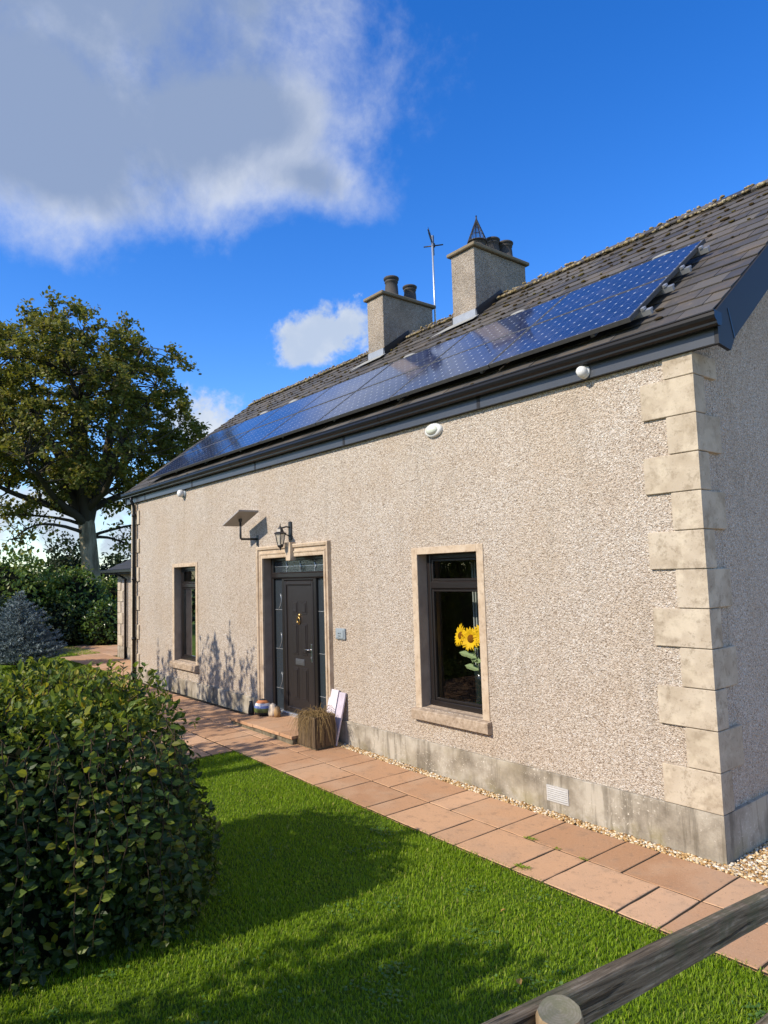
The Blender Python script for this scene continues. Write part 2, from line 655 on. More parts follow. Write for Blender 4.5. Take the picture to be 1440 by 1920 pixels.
t = new('window_glass')
fr = t.n('ShaderNodeFresnel')
fr.inputs[0].default_value = 1.5
tr = t.n('ShaderNodeBsdfTransparent')
tr.inputs[0].default_value = (.86, .90, .89, 1)
gl = t.n('ShaderNodeBsdfGlossy')
gl.inputs['Roughness'].default_value = 0.012
ms = t.n('ShaderNodeMixShader')
t.put(ms.inputs[0], t.m('MULTIPLY', fr.outputs[0], 1.15))
t.put(ms.inputs[1], tr.outputs[0])
t.put(ms.inputs[2], gl.outputs[0])
t.out(ms.outputs[0])

t = new('obscured_glass')
p = t.pos()
t.out(t.bsdf((.030, .038, .046), .14, t.bump(t.noise(p, 30, 4), .25, .01), .6))

# photovoltaic cells: 125 mm pseudo-square wafers printed behind glass
t = new('solar_glass')
uvn = t.n('ShaderNodeUVMap')
sp = t.n('ShaderNodeSeparateXYZ')
t.put(sp.inputs[0], uvn.outputs[0])
u = t.m('SUBTRACT', t.m('FRACT', sp.outputs[0]), .5)
v = t.m('SUBTRACT', t.m('FRACT', sp.outputs[1]), .5)
au, av = t.m('ABSOLUTE', u), t.m('ABSOLUTE', v)
gapl = t.m('GREATER_THAN', t.m('MAXIMUM', au, av), .488)
cor = t.m('GREATER_THAN', t.m('ADD', au, av), .892)
bus = t.m('LESS_THAN', t.m('ABSOLUTE', t.m('SUBTRACT', av, .18)), .008)
whn = t.n('ShaderNodeTexWhiteNoise', noise_dimensions='2D')
fl = t.vm('FLOOR', uvn.outputs[0])
t.put(whn.inputs['Vector'], fl)
cell = t.mix(whn.outputs[0], (.008, .017, .062), (.013, .026, .090))
cell = t.mix(t.m('MULTIPLY', bus, .35), cell, (.25, .28, .33))
cell = t.mix(gapl, cell, (.13, .15, .20))
cell = t.mix(t.m('MULTIPLY', cor, .75), cell, (.50, .54, .60))
dust = t.step(t.noise(t.pos(), 4.0, 6, .65), .45, .8)
cell = t.mix(t.m('MULTIPLY', dust, .10), cell, (.30, .28, .25))
t.out(t.bsdf(cell, t.m('ADD', .07, t.m('MULTIPLY', dust, .10)), None, .5))

t = new('paving_slab')
p = t.pos()
r = t.rnd()
c = t.ramp(r, [(0, (.40, .225, .122)), (.35, (.475, .275, .152)), (.7, (.53, .318, .180)), (1, (.575, .36, .215))])
c = t.mix(t.m('MULTIPLY', t.step(t.noise(p, 2.2, 6, .62), .42, .72), .45), c, (.37, .25, .165))
c = t.mix(t.m('MULTIPLY', t.step(t.noise(p, 90, 3, .7), .52, .75), .45), c, (.66, .46, .31))
c = t.mix(t.m('MULTIPLY', t.step(t.noise(p, 9, 6, .72), .53, .66), .45), c, (.25, .165, .105))
c = t.mix(t.m('MULTIPLY', t.step(t.noise(p, 1.1, 3, .6), .50, .62), .35), c, (.56, .37, .23))
c = t.mix(t.m('MULTIPLY', t.step(t.noise(p, 55, 3, .7), .62, .68), .6), c, (.14, .10, .065))
hh = t.m('ADD', t.noise(p, 120, 4, .6), t.m('MULTIPLY', t.noise(p, 7, 4, .6), 1.5))
t.out(t.bsdf(c, .85, t.bump(hh, .35, .007), .2))
plain('joint_sand', (.040, .032, .022), .95, .1, 0, .4, .4, 30)
t = new('brick_riser')
p = t.pos()
c = t.ramp(t.noise(p, 9, 6, .7), [(.3, (.05, .045, .03)), (.5, (.15, .13, .09)), (.75, (.28, .25, .19))])
t.out(t.bsdf(c, .9, t.bump(t.noise(p, 40, 5), .5, .01), .15))

t = new('pebbles')
c = t.ramp(t.rnd(), [(0, (.20, .10, .03)), (.25, (.40, .235, .085)), (.5, (.52, .36, .17)), (.72, (.64, .52, .33)), (.88, (.74, .68, .57)), (1, (.24, .17, .10))])
t.out(t.bsdf(c, .6, None, .35))

t = new('bounce_gravel')  # kept pale and warm so that it bounces light
p = t.pos()
v = t.vor(p, 45)
sp_c = t.n('ShaderNodeSeparateColor')
t.put(sp_c.inputs[0], v.outputs['Color'])
c = t.ramp(sp_c.outputs[0], [(0, (.30, .225, .15)), (.4, (.50, .40, .28)), (.8, (.62, .52, .39)), (1, (.40, .31, .21))])
t.out(t.bsdf(c, .9, t.bump(v.outputs['Distance'], .8, .02), .2))

t = new('ground_turf')
p = t.pos()
c = t.ramp(t.noise(p, 3.0, 6, .6), [(.3, (.055, .095, .012)), (.6, (.080, .135, .016)), (.8, (.10, .15, .025))])
t.out(t.bsdf(c, .95, t.bump(t.noise(p, 60, 5), .8, .03), .1))


def leafmat(name, stops, rough=.45, spec=.35, trans=.3, tcol=(.25, .40, .04), patch=0.0, pcol=(.1, .1, .03)):
    t = new(name)
    c = t.ramp(t.rnd(), stops)
    if patch:
        c = t.mix(t.m('MULTIPLY', t.step(t.noise(t.pos(), 1.6, 4, .6), .42, .68), patch), c, pcol)
    b = t.bsdf(c, rough, None, spec)
    tl = t.n('ShaderNodeBsdfTranslucent')
    t.put(tl.inputs[0], t.mix(.5, c, tcol))
    mx = t.n('ShaderNodeMixShader')
    mx.inputs[0].default_value = trans
    t.put(mx.inputs[1], b)
    t.put(mx.inputs[2], tl.outputs[0])
    t.out(mx.outputs[0])


leafmat('grass_blade', [(0, (.115, .205, .008)), (.4, (.20, .325, .010)), (.75, (.275, .41, .014)), (.93, (.35, .44, .035)), (1, (.48, .42, .14))], .5, .3, .46, (.31, .49, .006), .45, (.23, .33, .02))
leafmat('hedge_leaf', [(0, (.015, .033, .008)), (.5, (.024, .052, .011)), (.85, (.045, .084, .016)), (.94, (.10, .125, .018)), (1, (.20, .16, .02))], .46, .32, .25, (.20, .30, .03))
leafmat('hedge_young_lit_leaf', [(0, (.095, .155, .026)), (.6, (.165, .22, .026)), (.9, (.26, .255, .03)), (1, (.40, .28, .02))], .46, .35, .42, (.42, .48, .03))  # fresh leaf colour, brightened to stand for sunlight on the hedge top
leafmat('tree_leaf', [(0, (.072, .098, .018)), (.45, (.125, .146, .024)), (.8, (.185, .185, .030)), (1, (.25, .18, .038))], .5, .35, .40, (.30, .30, .03), .5, (.145, .110, .022))
leafmat('shrub_leaf', [(0, (.045, .090, .016)), (.5, (.085, .145, .024)), (.85, (.145, .205, .032)), (1, (.26, .25, .035))], .42, .4, .28, (.20, .30, .03))
leafmat('dark_leaf', [(0, (.016, .030, .012)), (.6, (.026, .046, .016)), (1, (.045, .065, .02))], .5, .3, .15, (.1, .15, .03))
leafmat('laurel_leaf', [(0, (.035, .075, .012)), (.6, (.060, .115, .020)), (1, (.11, .16, .03))], .3, .5, .25, (.22, .32, .03))
leafmat('spruce_needle', [(0, (.08, .115, .12)), (.5, (.155, .205, .21)), (1, (.31, .37, .37))], .6, .3, .1, (.2, .25, .25))
leafmat('clover_leaf', [(0, (.05, .12, .02)), (.6, (.08, .17, .035)), (1, (.13, .22, .06))], .5, .3, .3, (.15, .30, .03))
plain('fallen_leaf', (.33, .20, .06), .8, .2, 0, .5, 0, 25)
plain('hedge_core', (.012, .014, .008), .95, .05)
t = new('bark')
p = t.pos()
mp = t.n('ShaderNodeMapping')
t.put(mp.inputs[0], p)
mp.inputs['Scale'].default_value = (3, 3, .8)
c = t.ramp(t.noise(mp.outputs[0], 1.2, 7, .65), [(.35, (.10, .082, .052)), (.5, (.21, .175, .115)), (.65, (.34, .295, .205))])
t.out(t.bsdf(c, .9, t.bump(t.noise(mp.outputs[0], 6, 6, .65), .6, .05), .15))
plain('twig', (.060, .042, .024), .85, .2)
plain('branch_dark', (.055, .048, .036), .9, .15)
t = new('fence_wood')
p = t.pos()
sp3 = t.n('ShaderNodeSeparateXYZ')
t.put(sp3.inputs[0], p)
cmb = t.n('ShaderNodeCombineXYZ')      # coordinates that follow the sloping rail
t.put(cmb.inputs[0], t.m('MULTIPLY', t.m('ADD', sp3.outputs[0], t.m('MULTIPLY', sp3.outputs[1], .103)), 70))
t.put(cmb.inputs[1], t.m('MULTIPLY', sp3.outputs[1], 2.6))
t.put(cmb.inputs[2], t.m('MULTIPLY', t.m('ADD', sp3.outputs[2], t.m('MULTIPLY', sp3.outputs[1], .173)), 70))
g = t.noise(cmb.outputs[0], 1.3, 8, .68, .4)
c = t.ramp(g, [(.34, (.060, .044, .026)), (.45, (.14, .105, .066)), (.55, (.22, .172, .112)), (.68, (.36, .30, .21))])
c = t.mix(t.m('MULTIPLY', t.step(t.noise(p, 7, 6, .7), .48, .60), .55), c, (.105, .105, .055))
split = t.step(t.noise(cmb.outputs[0], .55, 4, .5), .60, .64)
c = t.mix(t.m('MULTIPLY', split, .8), c, (.02, .016, .011))
kn = t.step(t.vor(p, 5.5).outputs['Distance'], .10, .05)
c = t.mix(t.m('MULTIPLY', kn, .8), c, (.05, .034, .02))
hgt = t.m('SUBTRACT', g, t.m('MULTIPLY', split, .8))
t.out(t.bsdf(c, .88, t.bump(hgt, .8, .010), .18))
t = new('post_wood')
p = t.pos()
mp = t.n('ShaderNodeMapping')
t.put(mp.inputs[0], p)
mp.inputs['Scale'].default_value = (26, 26, 1.5)
g = t.noise(mp.outputs[0], 1.6, 7, .65)
c = t.ramp(g, [(.25, (.13, .085, .045)), (.5, (.25, .175, .095)), (.75, (.36, .28, .17))])
t.out(t.bsdf(c, .85, t.bump(g, .5, .006), .2))
t = new('post_end_grain')
p = t.pos()
rel = t.vm('SUBTRACT', p, (1.71, -4.17, 0.0))
sx = t.n('ShaderNodeSeparateXYZ')
t.put(sx.inputs[0], rel)
rad = t.m('SQRT', t.m('ADD', t.m('MULTIPLY', sx.outputs[0], sx.outputs[0]), t.m('MULTIPLY', sx.outputs[1], sx.outputs[1])))
rad = t.m('ADD', rad, t.m('MULTIPLY', t.noise(p, 14, 3), .012))
rings = t.m('FRACT', t.m('MULTIPLY', rad, 150))
c = t.mix(t.m('MULTIPLY', rings, .35), (.17, .155, .11), (.30, .28, .21))
c = t.mix(t.m('MULTIPLY', t.step(t.noise(p, 28, 6, .75), .42, .62), .75), c, (.13, .13, .075))
t.out(t.bsdf(c, .9, t.bump(rings, .4, .003), .2))
t = new('basket_wood')
p = t.pos()
mp = t.n('ShaderNodeMapping')
t.put(mp.inputs[0], p)
mp.inputs['Scale'].default_value = (18, 18, 2)
c = t.ramp(t.noise(mp.outputs[0], 2, 6, .65), [(.3, (.06, .042, .026)), (.55, (.12, .085, .052)), (.8, (.19, .14, .085))])
t.out(t.bsdf(c, .9, t.bump(t.noise(mp.outputs[0], 8, 5), .5, .005), .15))

# ------------------------------------------------------------------ ground
def ground():
    xs = np.concatenate([[-900, -300, -120, -60, -40], np.linspace(-30, 6, 73), [20, 60, 200, 900]])
    ys = np.concatenate([[-900, -300, -100, -40, -20], np.linspace(-10, 12, 45), [30, 80, 250, 900]])
    X, Y = np.meshgrid(xs, ys, indexing='ij')
    Z = gzn(X) - 0.012
    V = np.stack([X, Y, Z], -1).reshape(-1, 3)
    nx, ny = len(xs), len(ys)
    i, j = np.meshgrid(np.arange(nx - 1), np.arange(ny - 1), indexing='ij')
    a = (i * ny + j).ravel()
    F = np.stack([a, a + ny, a + ny + 1, a + 1], -1)
    o = link('ground', fast_mesh('ground', V, F, MT['ground_turf'], True))
    tag(o, kind='structure')


ground()

# ------------------------------------------------------------------ paving: a bed with single slabs on it
rs = random.Random(11)
SLABS = {}


def slab_mesh(lx, ly, var):
    key = (round(lx, 3), round(ly, 3), var)
    if key in SLABS:
        return SLABS[key]
    q = random.Random(hash(key) % 1000)
    hx, hy, th, ch = lx / 2, ly / 2, .040, .0035
    jit = lambda: q.uniform(-.003, .003)
    # ring of edge points so that the rim is slightly uneven
    rim = []
    for (ax, ay, bx, by, n) in ((-hx, -hy, hx, -hy, 4), (hx, -hy, hx, hy, 4), (hx, hy, -hx, hy, 4), (-hx, hy, -hx, -hy, 4)):
        for k in range(n):
            s = k / n
            rim.append((ax + (bx - ax) * s + jit(), ay + (by - ay) * s + jit()))
    n = len(rim)
    m = MB()
    vs = [(x, y, -th) for x, y in rim] + [(x, y, -ch) for x, y in rim] + [(x * (1 - ch / hx), y * (1 - ch / hy), 0) for x, y in rim]
    fs = [tuple(range(2 * n, 3 * n))]
    for k in range(n):
        k2 = (k + 1) % n
        fs.append((k, k2, n + k2, n + k))
        fs.append((n + k, n + k2, 2 * n + k2, 2 * n + k))
    m.add(vs, fs)
    SLABS[key] = m.mesh('slab', MT['paving_slab'])
    return SLABS[key]


def slope(x):
    return (gz(x + .2) - gz(x - .2)) / .4


def lay(parent, x0, x1, y0, y1, top=.009):
    cx, cy = (x0 + x1) / 2, (y0 + y1) / 2
    g = .0085
    me = slab_mesh(x1 - x0 - 2 * g, y1 - y0 - 2 * g, rs.randrange(3))
    link('slab', me, parent, (cx, cy, gz(cx) + top + rs.uniform(-.0012, .0012)),
         (R(rs.uniform(-.09, .09)), -math.atan(slope(cx)) + R(rs.uniform(-.09, .09)), 0))


def bed(name, x0, x1, y0, y1, dz):
    n = max(2, int((x1 - x0) / .5))
    m = MB()
    for i in range(n):
        a, b = x0 + (x1 - x0) * i / n, x0 + (x1 - x0) * (i + 1) / n
        m.quad((a, y0, gz(a) + dz), (b, y0, gz(b) + dz), (b, y1, gz(b) + dz), (a, y1, gz(a) + dz))
    o = m.build(name, MT['joint_sand'])
    tag(o, kind='structure')
    ORG[o.name] = Vector()
    return o


path = bed('paving_path', -19.9, 2.6, -1.262, -.05, .003)
Y0, Y1, Y2 = -1.255, -.705, -.145
PER = .91
k0 = 0.17
for k in range(-3, 16):
    xr = k0 - k * PER
    if xr < -13.6:
        break
    lay(path, xr - .61, xr, Y1, Y2)
    lay(path, xr - PER, xr - .61, Y1, Y2)
    lay(path, xr - .30, xr, Y0, Y1)
    lay(path, xr - PER, xr - .30, Y0, Y1)
side = bed('paving_side_path', .165, 2.1, -.05, 9.0, .0025)
for j in range(10):
    ya = -.145 + j * .91
    lay(side, .40, .96, ya, ya + .60)
    lay(side, .40, .96, ya + .60, ya + .91)
    lay(side, .96, 1.52, ya, ya + .30)
    lay(side, .96, 1.52, ya + .30, ya + .91)
front = bed('paving_door_path', -7.6, -5.62, -9.0, -1.27, .003)
for j in range(7):
    ya = -1.262 - j * .91
    for i, xx in enumerate((-7.6, -6.94, -6.28)):
        c1 = .61 if (i + j) % 2 else .30
        lay(front, xx, xx + .66, ya - c1, ya)
        lay(front, xx, xx + .66, ya - .91, ya - c1)
back = bed('paving_back_path', -22.8, -13.62, -.02, 1.22, .002)
for i in range(10):
    xr = -13.64 - i * .91
    lay(back, xr - .61, xr, .61, 1.20)
    lay(back, xr - PER, xr - .61, .61, 1.20)
    if i < 6:
        lay(back, xr - .30, xr, .0, .61)
        lay(back, xr - PER, xr - .30, .0, .61)
for i in range(5):
    xr = -18.2 - i * .91
    lay(back, xr - PER, xr, 1.20, 1.8)
    lay(back, xr - PER, xr, 1.8, 2.4)

# unseen pale gravel drive, added to bounce warm light onto the gable
m = MB()
m.quad((2.1, -16, -.004), (16, -16, -.004), (16, 30, -.004), (2.1, 30, -.004))
tag(m.build('bounce_driveway', MT['bounce_gravel']), kind='structure')

# ------------------------------------------------------------------ house
house = thing('house', (-6.5, 3.2, 0), 'long pebble dashed cottage with cream quoins, dark slate roof and two chimneys', 'house')
L = 13.0
HP, QH, EAVE = .3665, .3125, 3.985
T = .765
PA = math.atan(T)
RY, RZ0 = 3.2, 4.16           # ridge y, roof height at y = -0.2
XL, XR = -13.28, .255


def rz(y):
    return RZ0 + (y + .2) * T


WR = (-3.40, -2.45, .735, 2.48)      # right window opening x0 x1 z0 z1
WL = (-10.63, -9.62, .70, 2.50)
DO = (-7.05, -5.33, .10, 2.555)
openings = [WL, DO, WR]
m = MB()
rev = MB()
xs = sorted({-L, 0.0, *[o[0] for o in openings], *[o[1] for o in openings]})
zs = sorted({.20, 4.27, *[o[2] for o in openings], *[o[3] for o in openings]})
for i in range(len(xs) - 1):
    for j in range(len(zs) - 1):
        cx, cz = (xs[i] + xs[i + 1]) / 2, (zs[j] + zs[j + 1]) / 2
        if any(o[0] < cx < o[1] and o[2] < cz < o[3] for o in openings):
            continue
        for y in (0.0, .32):
            m.quad((xs[i], y, zs[j]), (xs[i + 1], y, zs[j]), (xs[i + 1], y, zs[j + 1]), (xs[i], y, zs[j + 1]))
m.quad((-L, 0, 4.27), (0, 0, 4.27), (0, .32, 4.27), (-L, .32, 4.27))
m.build('front_wall', MT['pebbledash'], house)
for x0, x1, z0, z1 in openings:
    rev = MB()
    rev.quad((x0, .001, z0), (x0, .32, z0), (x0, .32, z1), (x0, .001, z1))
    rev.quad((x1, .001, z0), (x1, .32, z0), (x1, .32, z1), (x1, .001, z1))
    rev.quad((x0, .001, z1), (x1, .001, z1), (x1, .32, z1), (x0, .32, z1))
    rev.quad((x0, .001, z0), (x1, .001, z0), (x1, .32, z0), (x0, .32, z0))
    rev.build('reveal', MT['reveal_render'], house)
for nm, xa, xb in (('gable_wall', -.32, -.002), ('gable_wall', -L + .002, -L + .32)):
    m = MB()
    m.prism([(.002, .20), (6.398, .20), (6.398, rz(0) - .14), (RY, rz(RY) - .14), (.002, rz(0) - .14)], 0, xa, xb)
    m.build(nm, MT['pebbledash'], house)
MB().box(-L + .3, -.3, 6.08, 6.4, .2, 4.27).build('back_wall', MT['pebbledash'], house)
# rooms behind the openings
m = MB()
m.quad((-12.6, 3.4, .2), (-.4, 3.4, .2), (-.4, 3.4, 3.0), (-12.6, 3.4, 3.0))
for x in (-8.9, -8.1, -4.5):
    m.quad((x, .32, .2), (x, 3.4, .2), (x, 3.4, 3.0), (x, .32, 3.0))
m.build('room_wall', MT['inside_wall'], house)
MB().quad((-12.68, .32, .22), (-.33, .32, .22), (-.33, 3.42, .22), (-12.68, 3.42, .22)).build('room_floor', MT['inside_floor'], house)
MB().quad((-12.68, .32, 2.75), (-.33, .32, 2.75), (-.33, 3.42, 2.75), (-12.68, 3.42, 2.75)).build('room_ceiling', MT['inside_wall'], house)

# plinth: front, gable, sides
m = MB()
m.box(-L - .03, DO[0] - .152, -.03, .30, -.2, HP, .004)
m.box(DO[1] + .152, .03, -.03, .30, -.2, HP, .004)
m.box(-.30, .0302, -.0298, 6.43, -.2, HP - .0005)
m.box(-L - .0302, -L + .3, -.0298, 6.43, -.2, HP - .0005)
m.build('plinth', MT['plinth_render'], house)

# corner quoins, each block its own piece (bed joints recessed)
for corner, sgn in ((0.0, 1), (-L, -1)):
    z = HP + .003
    k = 0
    while z < EAVE - .02:
        z1 = min(z + QH - .006, EAVE)
        long_front = (k % 2 == 0)
        a = .445 if long_front else .228
        b = .150 if long_front else .365
        a += rs.uniform(-.006, .006)
        b += rs.uniform(-.006, .006)
        d = .028 + rs.uniform(-.002, .003)
        # an L-shaped block wrapped round the corner
        poly = [(corner + sgn * d, -d), (corner - sgn * a, -d), (corner - sgn * a, .01), (corner - sgn * .01, .01), (corner - sgn * .01, b), (corner + sgn * d, b)]
        mm = MB()
        ch = .005
        cen = (corner, 0)
        def inset(p):
            return (p[0] - (ch if p[0] > corner else -ch) * (1 if abs(p[0] - corner) > .012 else 0), p[1] - (ch if p[1] > 0 else -ch) * (1 if abs(p[1]) > .012 else 0))
        n = len(poly)
        ip = [inset(p) for p in poly]
        vs = [(x, y, z) for x, y in ip] + [(x, y, z + ch) for x, y in poly] + [(x, y, z1 - ch) for x, y in poly] + [(x, y, z1) for x, y in ip]
        fs = [tuple(range(n)), tuple(range(3 * n, 4 * n))]
        for r_ in range(3):
            fs += [(r_ * n + i, r_ * n + (i + 1) % n, (r_ + 1) * n + (i + 1) % n, (r_ + 1) * n + i) for i in range(n)]
        mm.add(vs, fs)
        mm.build('quoin', MT['quoin_stone'], house)
        z += QH
        k += 1

# roof deck, slates, ridge
TH = .055
roof_m = MB()
nx_, nz_ = math.sin(PA), math.cos(PA)
e = -.095
poly = [(e, rz(e) - TH), (RY, rz(RY) - TH), (6.4 - e, rz(e) - TH), (6.4 - e, rz(e) - TH - .06), (RY, rz(RY) - TH - .07), (e, rz(e) - TH - .06)]
roof_m.prism(poly, 0, XL + .02, XR - .02)
roof = roof_m.build('roof', MT['roof_slate'], house)
SW, SE = .302, .236
ss = random.Random(5)


def slate_shape(w, l, wedge=.0):
    m_ = MB()
    hw = w / 2 - .003
    vs, fs = [], []
    top, bot = .0, -.009
    for zz in (bot, top):
        vs += [(-hw, 0, zz), (hw, 0, zz), (hw, l, zz), (-hw, l, zz)]
    m_.add(vs, [(3, 2, 1, 0), (4, 5, 6, 7), (0, 1, 5, 4), (1, 2, 6, 5), (2, 3, 7, 6), (3, 0, 4, 7)])
    return m_


def slope_pt(x, s, off=0.0):
    """point on the front roof plane, s metres up from the eaves edge"""
    c_, s_ = math.cos(PA), math.sin(PA)
    return Vector((x, -.2 + s * c_ - off * s_, RZ0 + s * s_ + off * c_))


SMESH = {}
for wd in (SW, SW / 2):
    SMESH[wd] = slate_shape(wd, .40).mesh('slate', MT['roof_slate'])
tilt = PA - math.atan(.020 / .40)
AR_X1, AR_PW, AR_COLS = -.45, 1.635, 7
AR_S0, AR_PH = .22, .93
AR_OFF = .125
AR_X0 = AR_X1 - AR_PW * AR_COLS
slates = []
row = 0
s = .105
while s < 4.2:
    x = XR - .005
    first = True
    while x > XL + .06:
        wd = SW / 2 if (first and row % 2) else SW
        first = False
        if x - wd < XL:
            wd = SW / 2
        cx = x - wd / 2
        x -= wd
        slates.append((cx, s + ss.uniform(-.006, .006), wd, ss.uniform(-.002, .003), ss.uniform(-.5, .5)))
    s += SE
    row += 1
chim = [(-5.20, -4.68), (-7.49, -7.02)]


def slate_vis(q):
    cx, s_ = q[0], q[1]
    under = AR_X0 + .1 < cx < AR_X1 - .12 and AR_S0 + .02 < s_ < AR_S0 + 2 * AR_PH - .30
    return -1 if under else 1.0 / (slope_pt(cx, s_) - CAM).length_squared


order = sorted(range(len(slates)), key=lambda i: -slate_vis(slates[i]))
single = set(order[:300])
fv, ff = [], []
ct, st_ = math.cos(tilt), math.sin(tilt)
for i, (cx, s_, wd, dz, yaw) in enumerate(slates):
    p_ = slope_pt(cx, s_, .006 + dz)
    if i in single:
        link('slate', SMESH[wd], roof, p_, (tilt, 0, R(yaw) * .3))
    else:
        b = len(fv)
        hw = wd / 2 - .003
        for zz in (-.009, 0):
            for (xx, yy) in ((-hw, 0), (hw, 0), (hw, .40), (-hw, .40)):
                fv.append((p_.x + xx, p_.y + yy * ct - zz * st_, p_.z + yy * st_ + zz * ct))
        ff += [(b + a_, b + b_, b + c_, b + d_) for a_, b_, c_, d_ in ((3, 2, 1, 0), (4, 5, 6, 7), (0, 1, 5, 4), (1, 2, 6, 5), (2, 3, 7, 6), (3, 0, 4, 7))]
fv = np.array(fv) - np.array(ORG[roof.name])
tag(link('slate_field', fast_mesh('slate_field', fv, np.array(ff), MT['roof_slate']), roof), kind='stuff')
# a few darker replacement slates by the array corner
m = MB()
# ridge tiles
rl = .46
rm = MB()
wgs = .19
prof = [(0, .045), (wgs * math.cos(PA), .045 - wgs * math.sin(PA)), (wgs * math.cos(PA) - .012, .030 - wgs * math.sin(PA)), (0, .025), (-wgs * math.cos(PA) + .012, .030 - wgs * math.sin(PA)), (-wgs * math.cos(PA), .045 - wgs * math.sin(PA))]
rm.prism(prof, 0, -rl / 2 + .004, rl / 2 - .004)
rmesh = rm.mesh('ridge_tile', MT['roof_slate'])
n_r = int((XR - XL) / rl)
for i in range(n_r + 1):
    x = XR - rl / 2 - i * rl
    if x < XL + .1:
        break
    link('ridge_tile', rmesh, roof, (x, RY + ss.uniform(-.006, .006), rz(RY) + ss.uniform(.0, .012)), (0, R(ss.uniform(-.6, .6)), 0))

# moss on the slates and mortar along the ridge
ico_v = []
ph = (1 + 5 ** .5) / 2
for a in (-1, 1):
    for b in (-ph, ph):
        ico_v += [(0, a, b), (a, b, 0), (b, 0, a)]
ico_v = unit(np.array(ico_v))
import itertools
ico_f = []
dmin = 1.06
for a, b, c_ in itertools.combinations(range(12), 3):
    if all(np.linalg.norm(ico_v[i] - ico_v[j]) < 1.1 for i, j in ((a, b), (b, c_), (a, c_))):
        nrm_ = np.cross(ico_v[b] - ico_v[a], ico_v[c_] - ico_v[a])
        ico_f.append((a, b, c_) if nrm_ @ ico_v[a] > 0 else (a, c_, b))
ico_f = np.array(ico_f)


def lumps(centres, radii, axes=None, jitter=.25):
    """many small irregular lumps as one vertex / face pair"""
    n = len(centres)
    V = ico_v[None] * (1 + rng.uniform(-jitter, jitter, (n, 12, 1)))
    V = V * np.asarray(radii)[:, None, :]
    if axes is not None:
        V = np.einsum('nvk,nkj->nvj', V, axes)
    V = V + np.asarray(centres)[:, None, :]
    F = (np.arange(n)[:, None, None] * 12 + ico_f[None]).reshape(-1, 3)
    return V.reshape(-1, 3), F


c_, s_ = math.cos(PA), math.sin(PA)
RA = np.array([[1, 0, 0], [0, c_, s_], [0, -s_, c_]])
cen, rad = [], []
mg = random.Random(2)
for (cx, sv, wd, dz, yaw) in slates:
    topw = max(0.0, (sv - 1.0) / 2.5)
    chance = .62 * min(1, topw) if sv > 1.0 else .07
    if sv < .3 and cx < -9.5:
        chance = .8
    if cx > -.45 and sv < 1.9:
        chance = .05
    nl = sum(mg.random() < chance for _ in range(3))
    for _ in range(nl):
        x = cx + mg.uniform(-.5, .5) * wd
        pz = slope_pt(x, sv + mg.uniform(-.025, .015), .012)
        cen.append(pz)
        rr_ = mg.uniform(.012, .040)
        rad.append((rr_ * mg.uniform(.8, 1.8), rr_ * .6, rr_ * mg.uniform(.25, .5)))
cen = np.array(cen)
V, F = lumps(cen, np.array(rad), np.repeat(RA[None], len(cen), 0))
tag(link('moss', fast_mesh('moss', V - np.array(ORG[roof.name]), F, MT['roof_moss'], True), roof), kind='stuff')
cen, rad = [], []
for i in range(900):
    x = mg.uniform(XL, XR)
    side_s = mg.choice((0, 1))
    yy = RY - wgs * c_ * mg.uniform(.85, 1.08) if side_s else RY + mg.uniform(-.05, .05)
    zz = rz(RY) + (.045 - wgs * s_ * 1.0 if side_s else .045)
    rr_ = mg.uniform(.010, .028 if side_s else .022)
    cen.append((x, yy, zz))
    rad.append((rr_ * 1.6, rr_, rr_ * .9))
V, F = lumps(np.array(cen), np.array(rad))
tag(link('ridge_mortar', fast_mesh('ridge_mortar', V - np.array(ORG[roof.name]), F, MT['ridge_mortar'], True), roof), kind='stuff')

# low cowl vents that peep over the upper edge of the solar array
for x, sv in ((-.98, 2.20), (-2.98, 2.20), (-5.15, 2.22), (-8.6, 2.26), (-9.75, 2.26)):
    m = MB()
    n = 14
    c0 = slope_pt(x, sv, .0)
    vs, fs = [], []
    for i, (r_, h) in enumerate(((1, 0), (.96, .045), (.80, .085), (.5, .112), (0.02, .12))):
        for k in range(n):
            a = 2 * math.pi * k / n
            q = slope_pt(x + r_ * .19 * math.cos(a), sv + r_ * .10 * math.sin(a), .012 + h * .85)
            vs.append(q)
    for i in range(4):
        for k in range(n):
            fs.append((i * n + k, i * n + (k + 1) % n, (i + 1) * n + (k + 1) % n, (i + 1) * n + k))
    fs.append(tuple(4 * n + k for k in range(n)))
    m.add(vs, fs, True)
    m.build('roof_vent', MT['lead_wash'], roof)

# fascia, soffit, gutter, barge boards
GY = .138            # the eaves parts sit this much closer to the wall than a deep boxed eaves would
MB().box(XL + .05, XR - .02, -.062, -.036, 3.982, 4.165, .003).build('fascia', plain('fascia_upvc_lit', (.055, .060, .070), .34, .4, 0, .15, 0, 2.5), house)  # lighter copy of the anthracite upvc, sunlight put into its tone
for x in np.arange(XL + 1.2, XR - .3, 2.45):
    MB().box(x - .022, x + .022, -.0655, -.061, 3.980, 4.15).build('fascia_joint', MT['anthracite_upvc'], house)
MB().box(XL + .05, XR - .025, -.036, .0, 3.984, 3.996).build('soffit', MT['anthracite_upvc'], house)
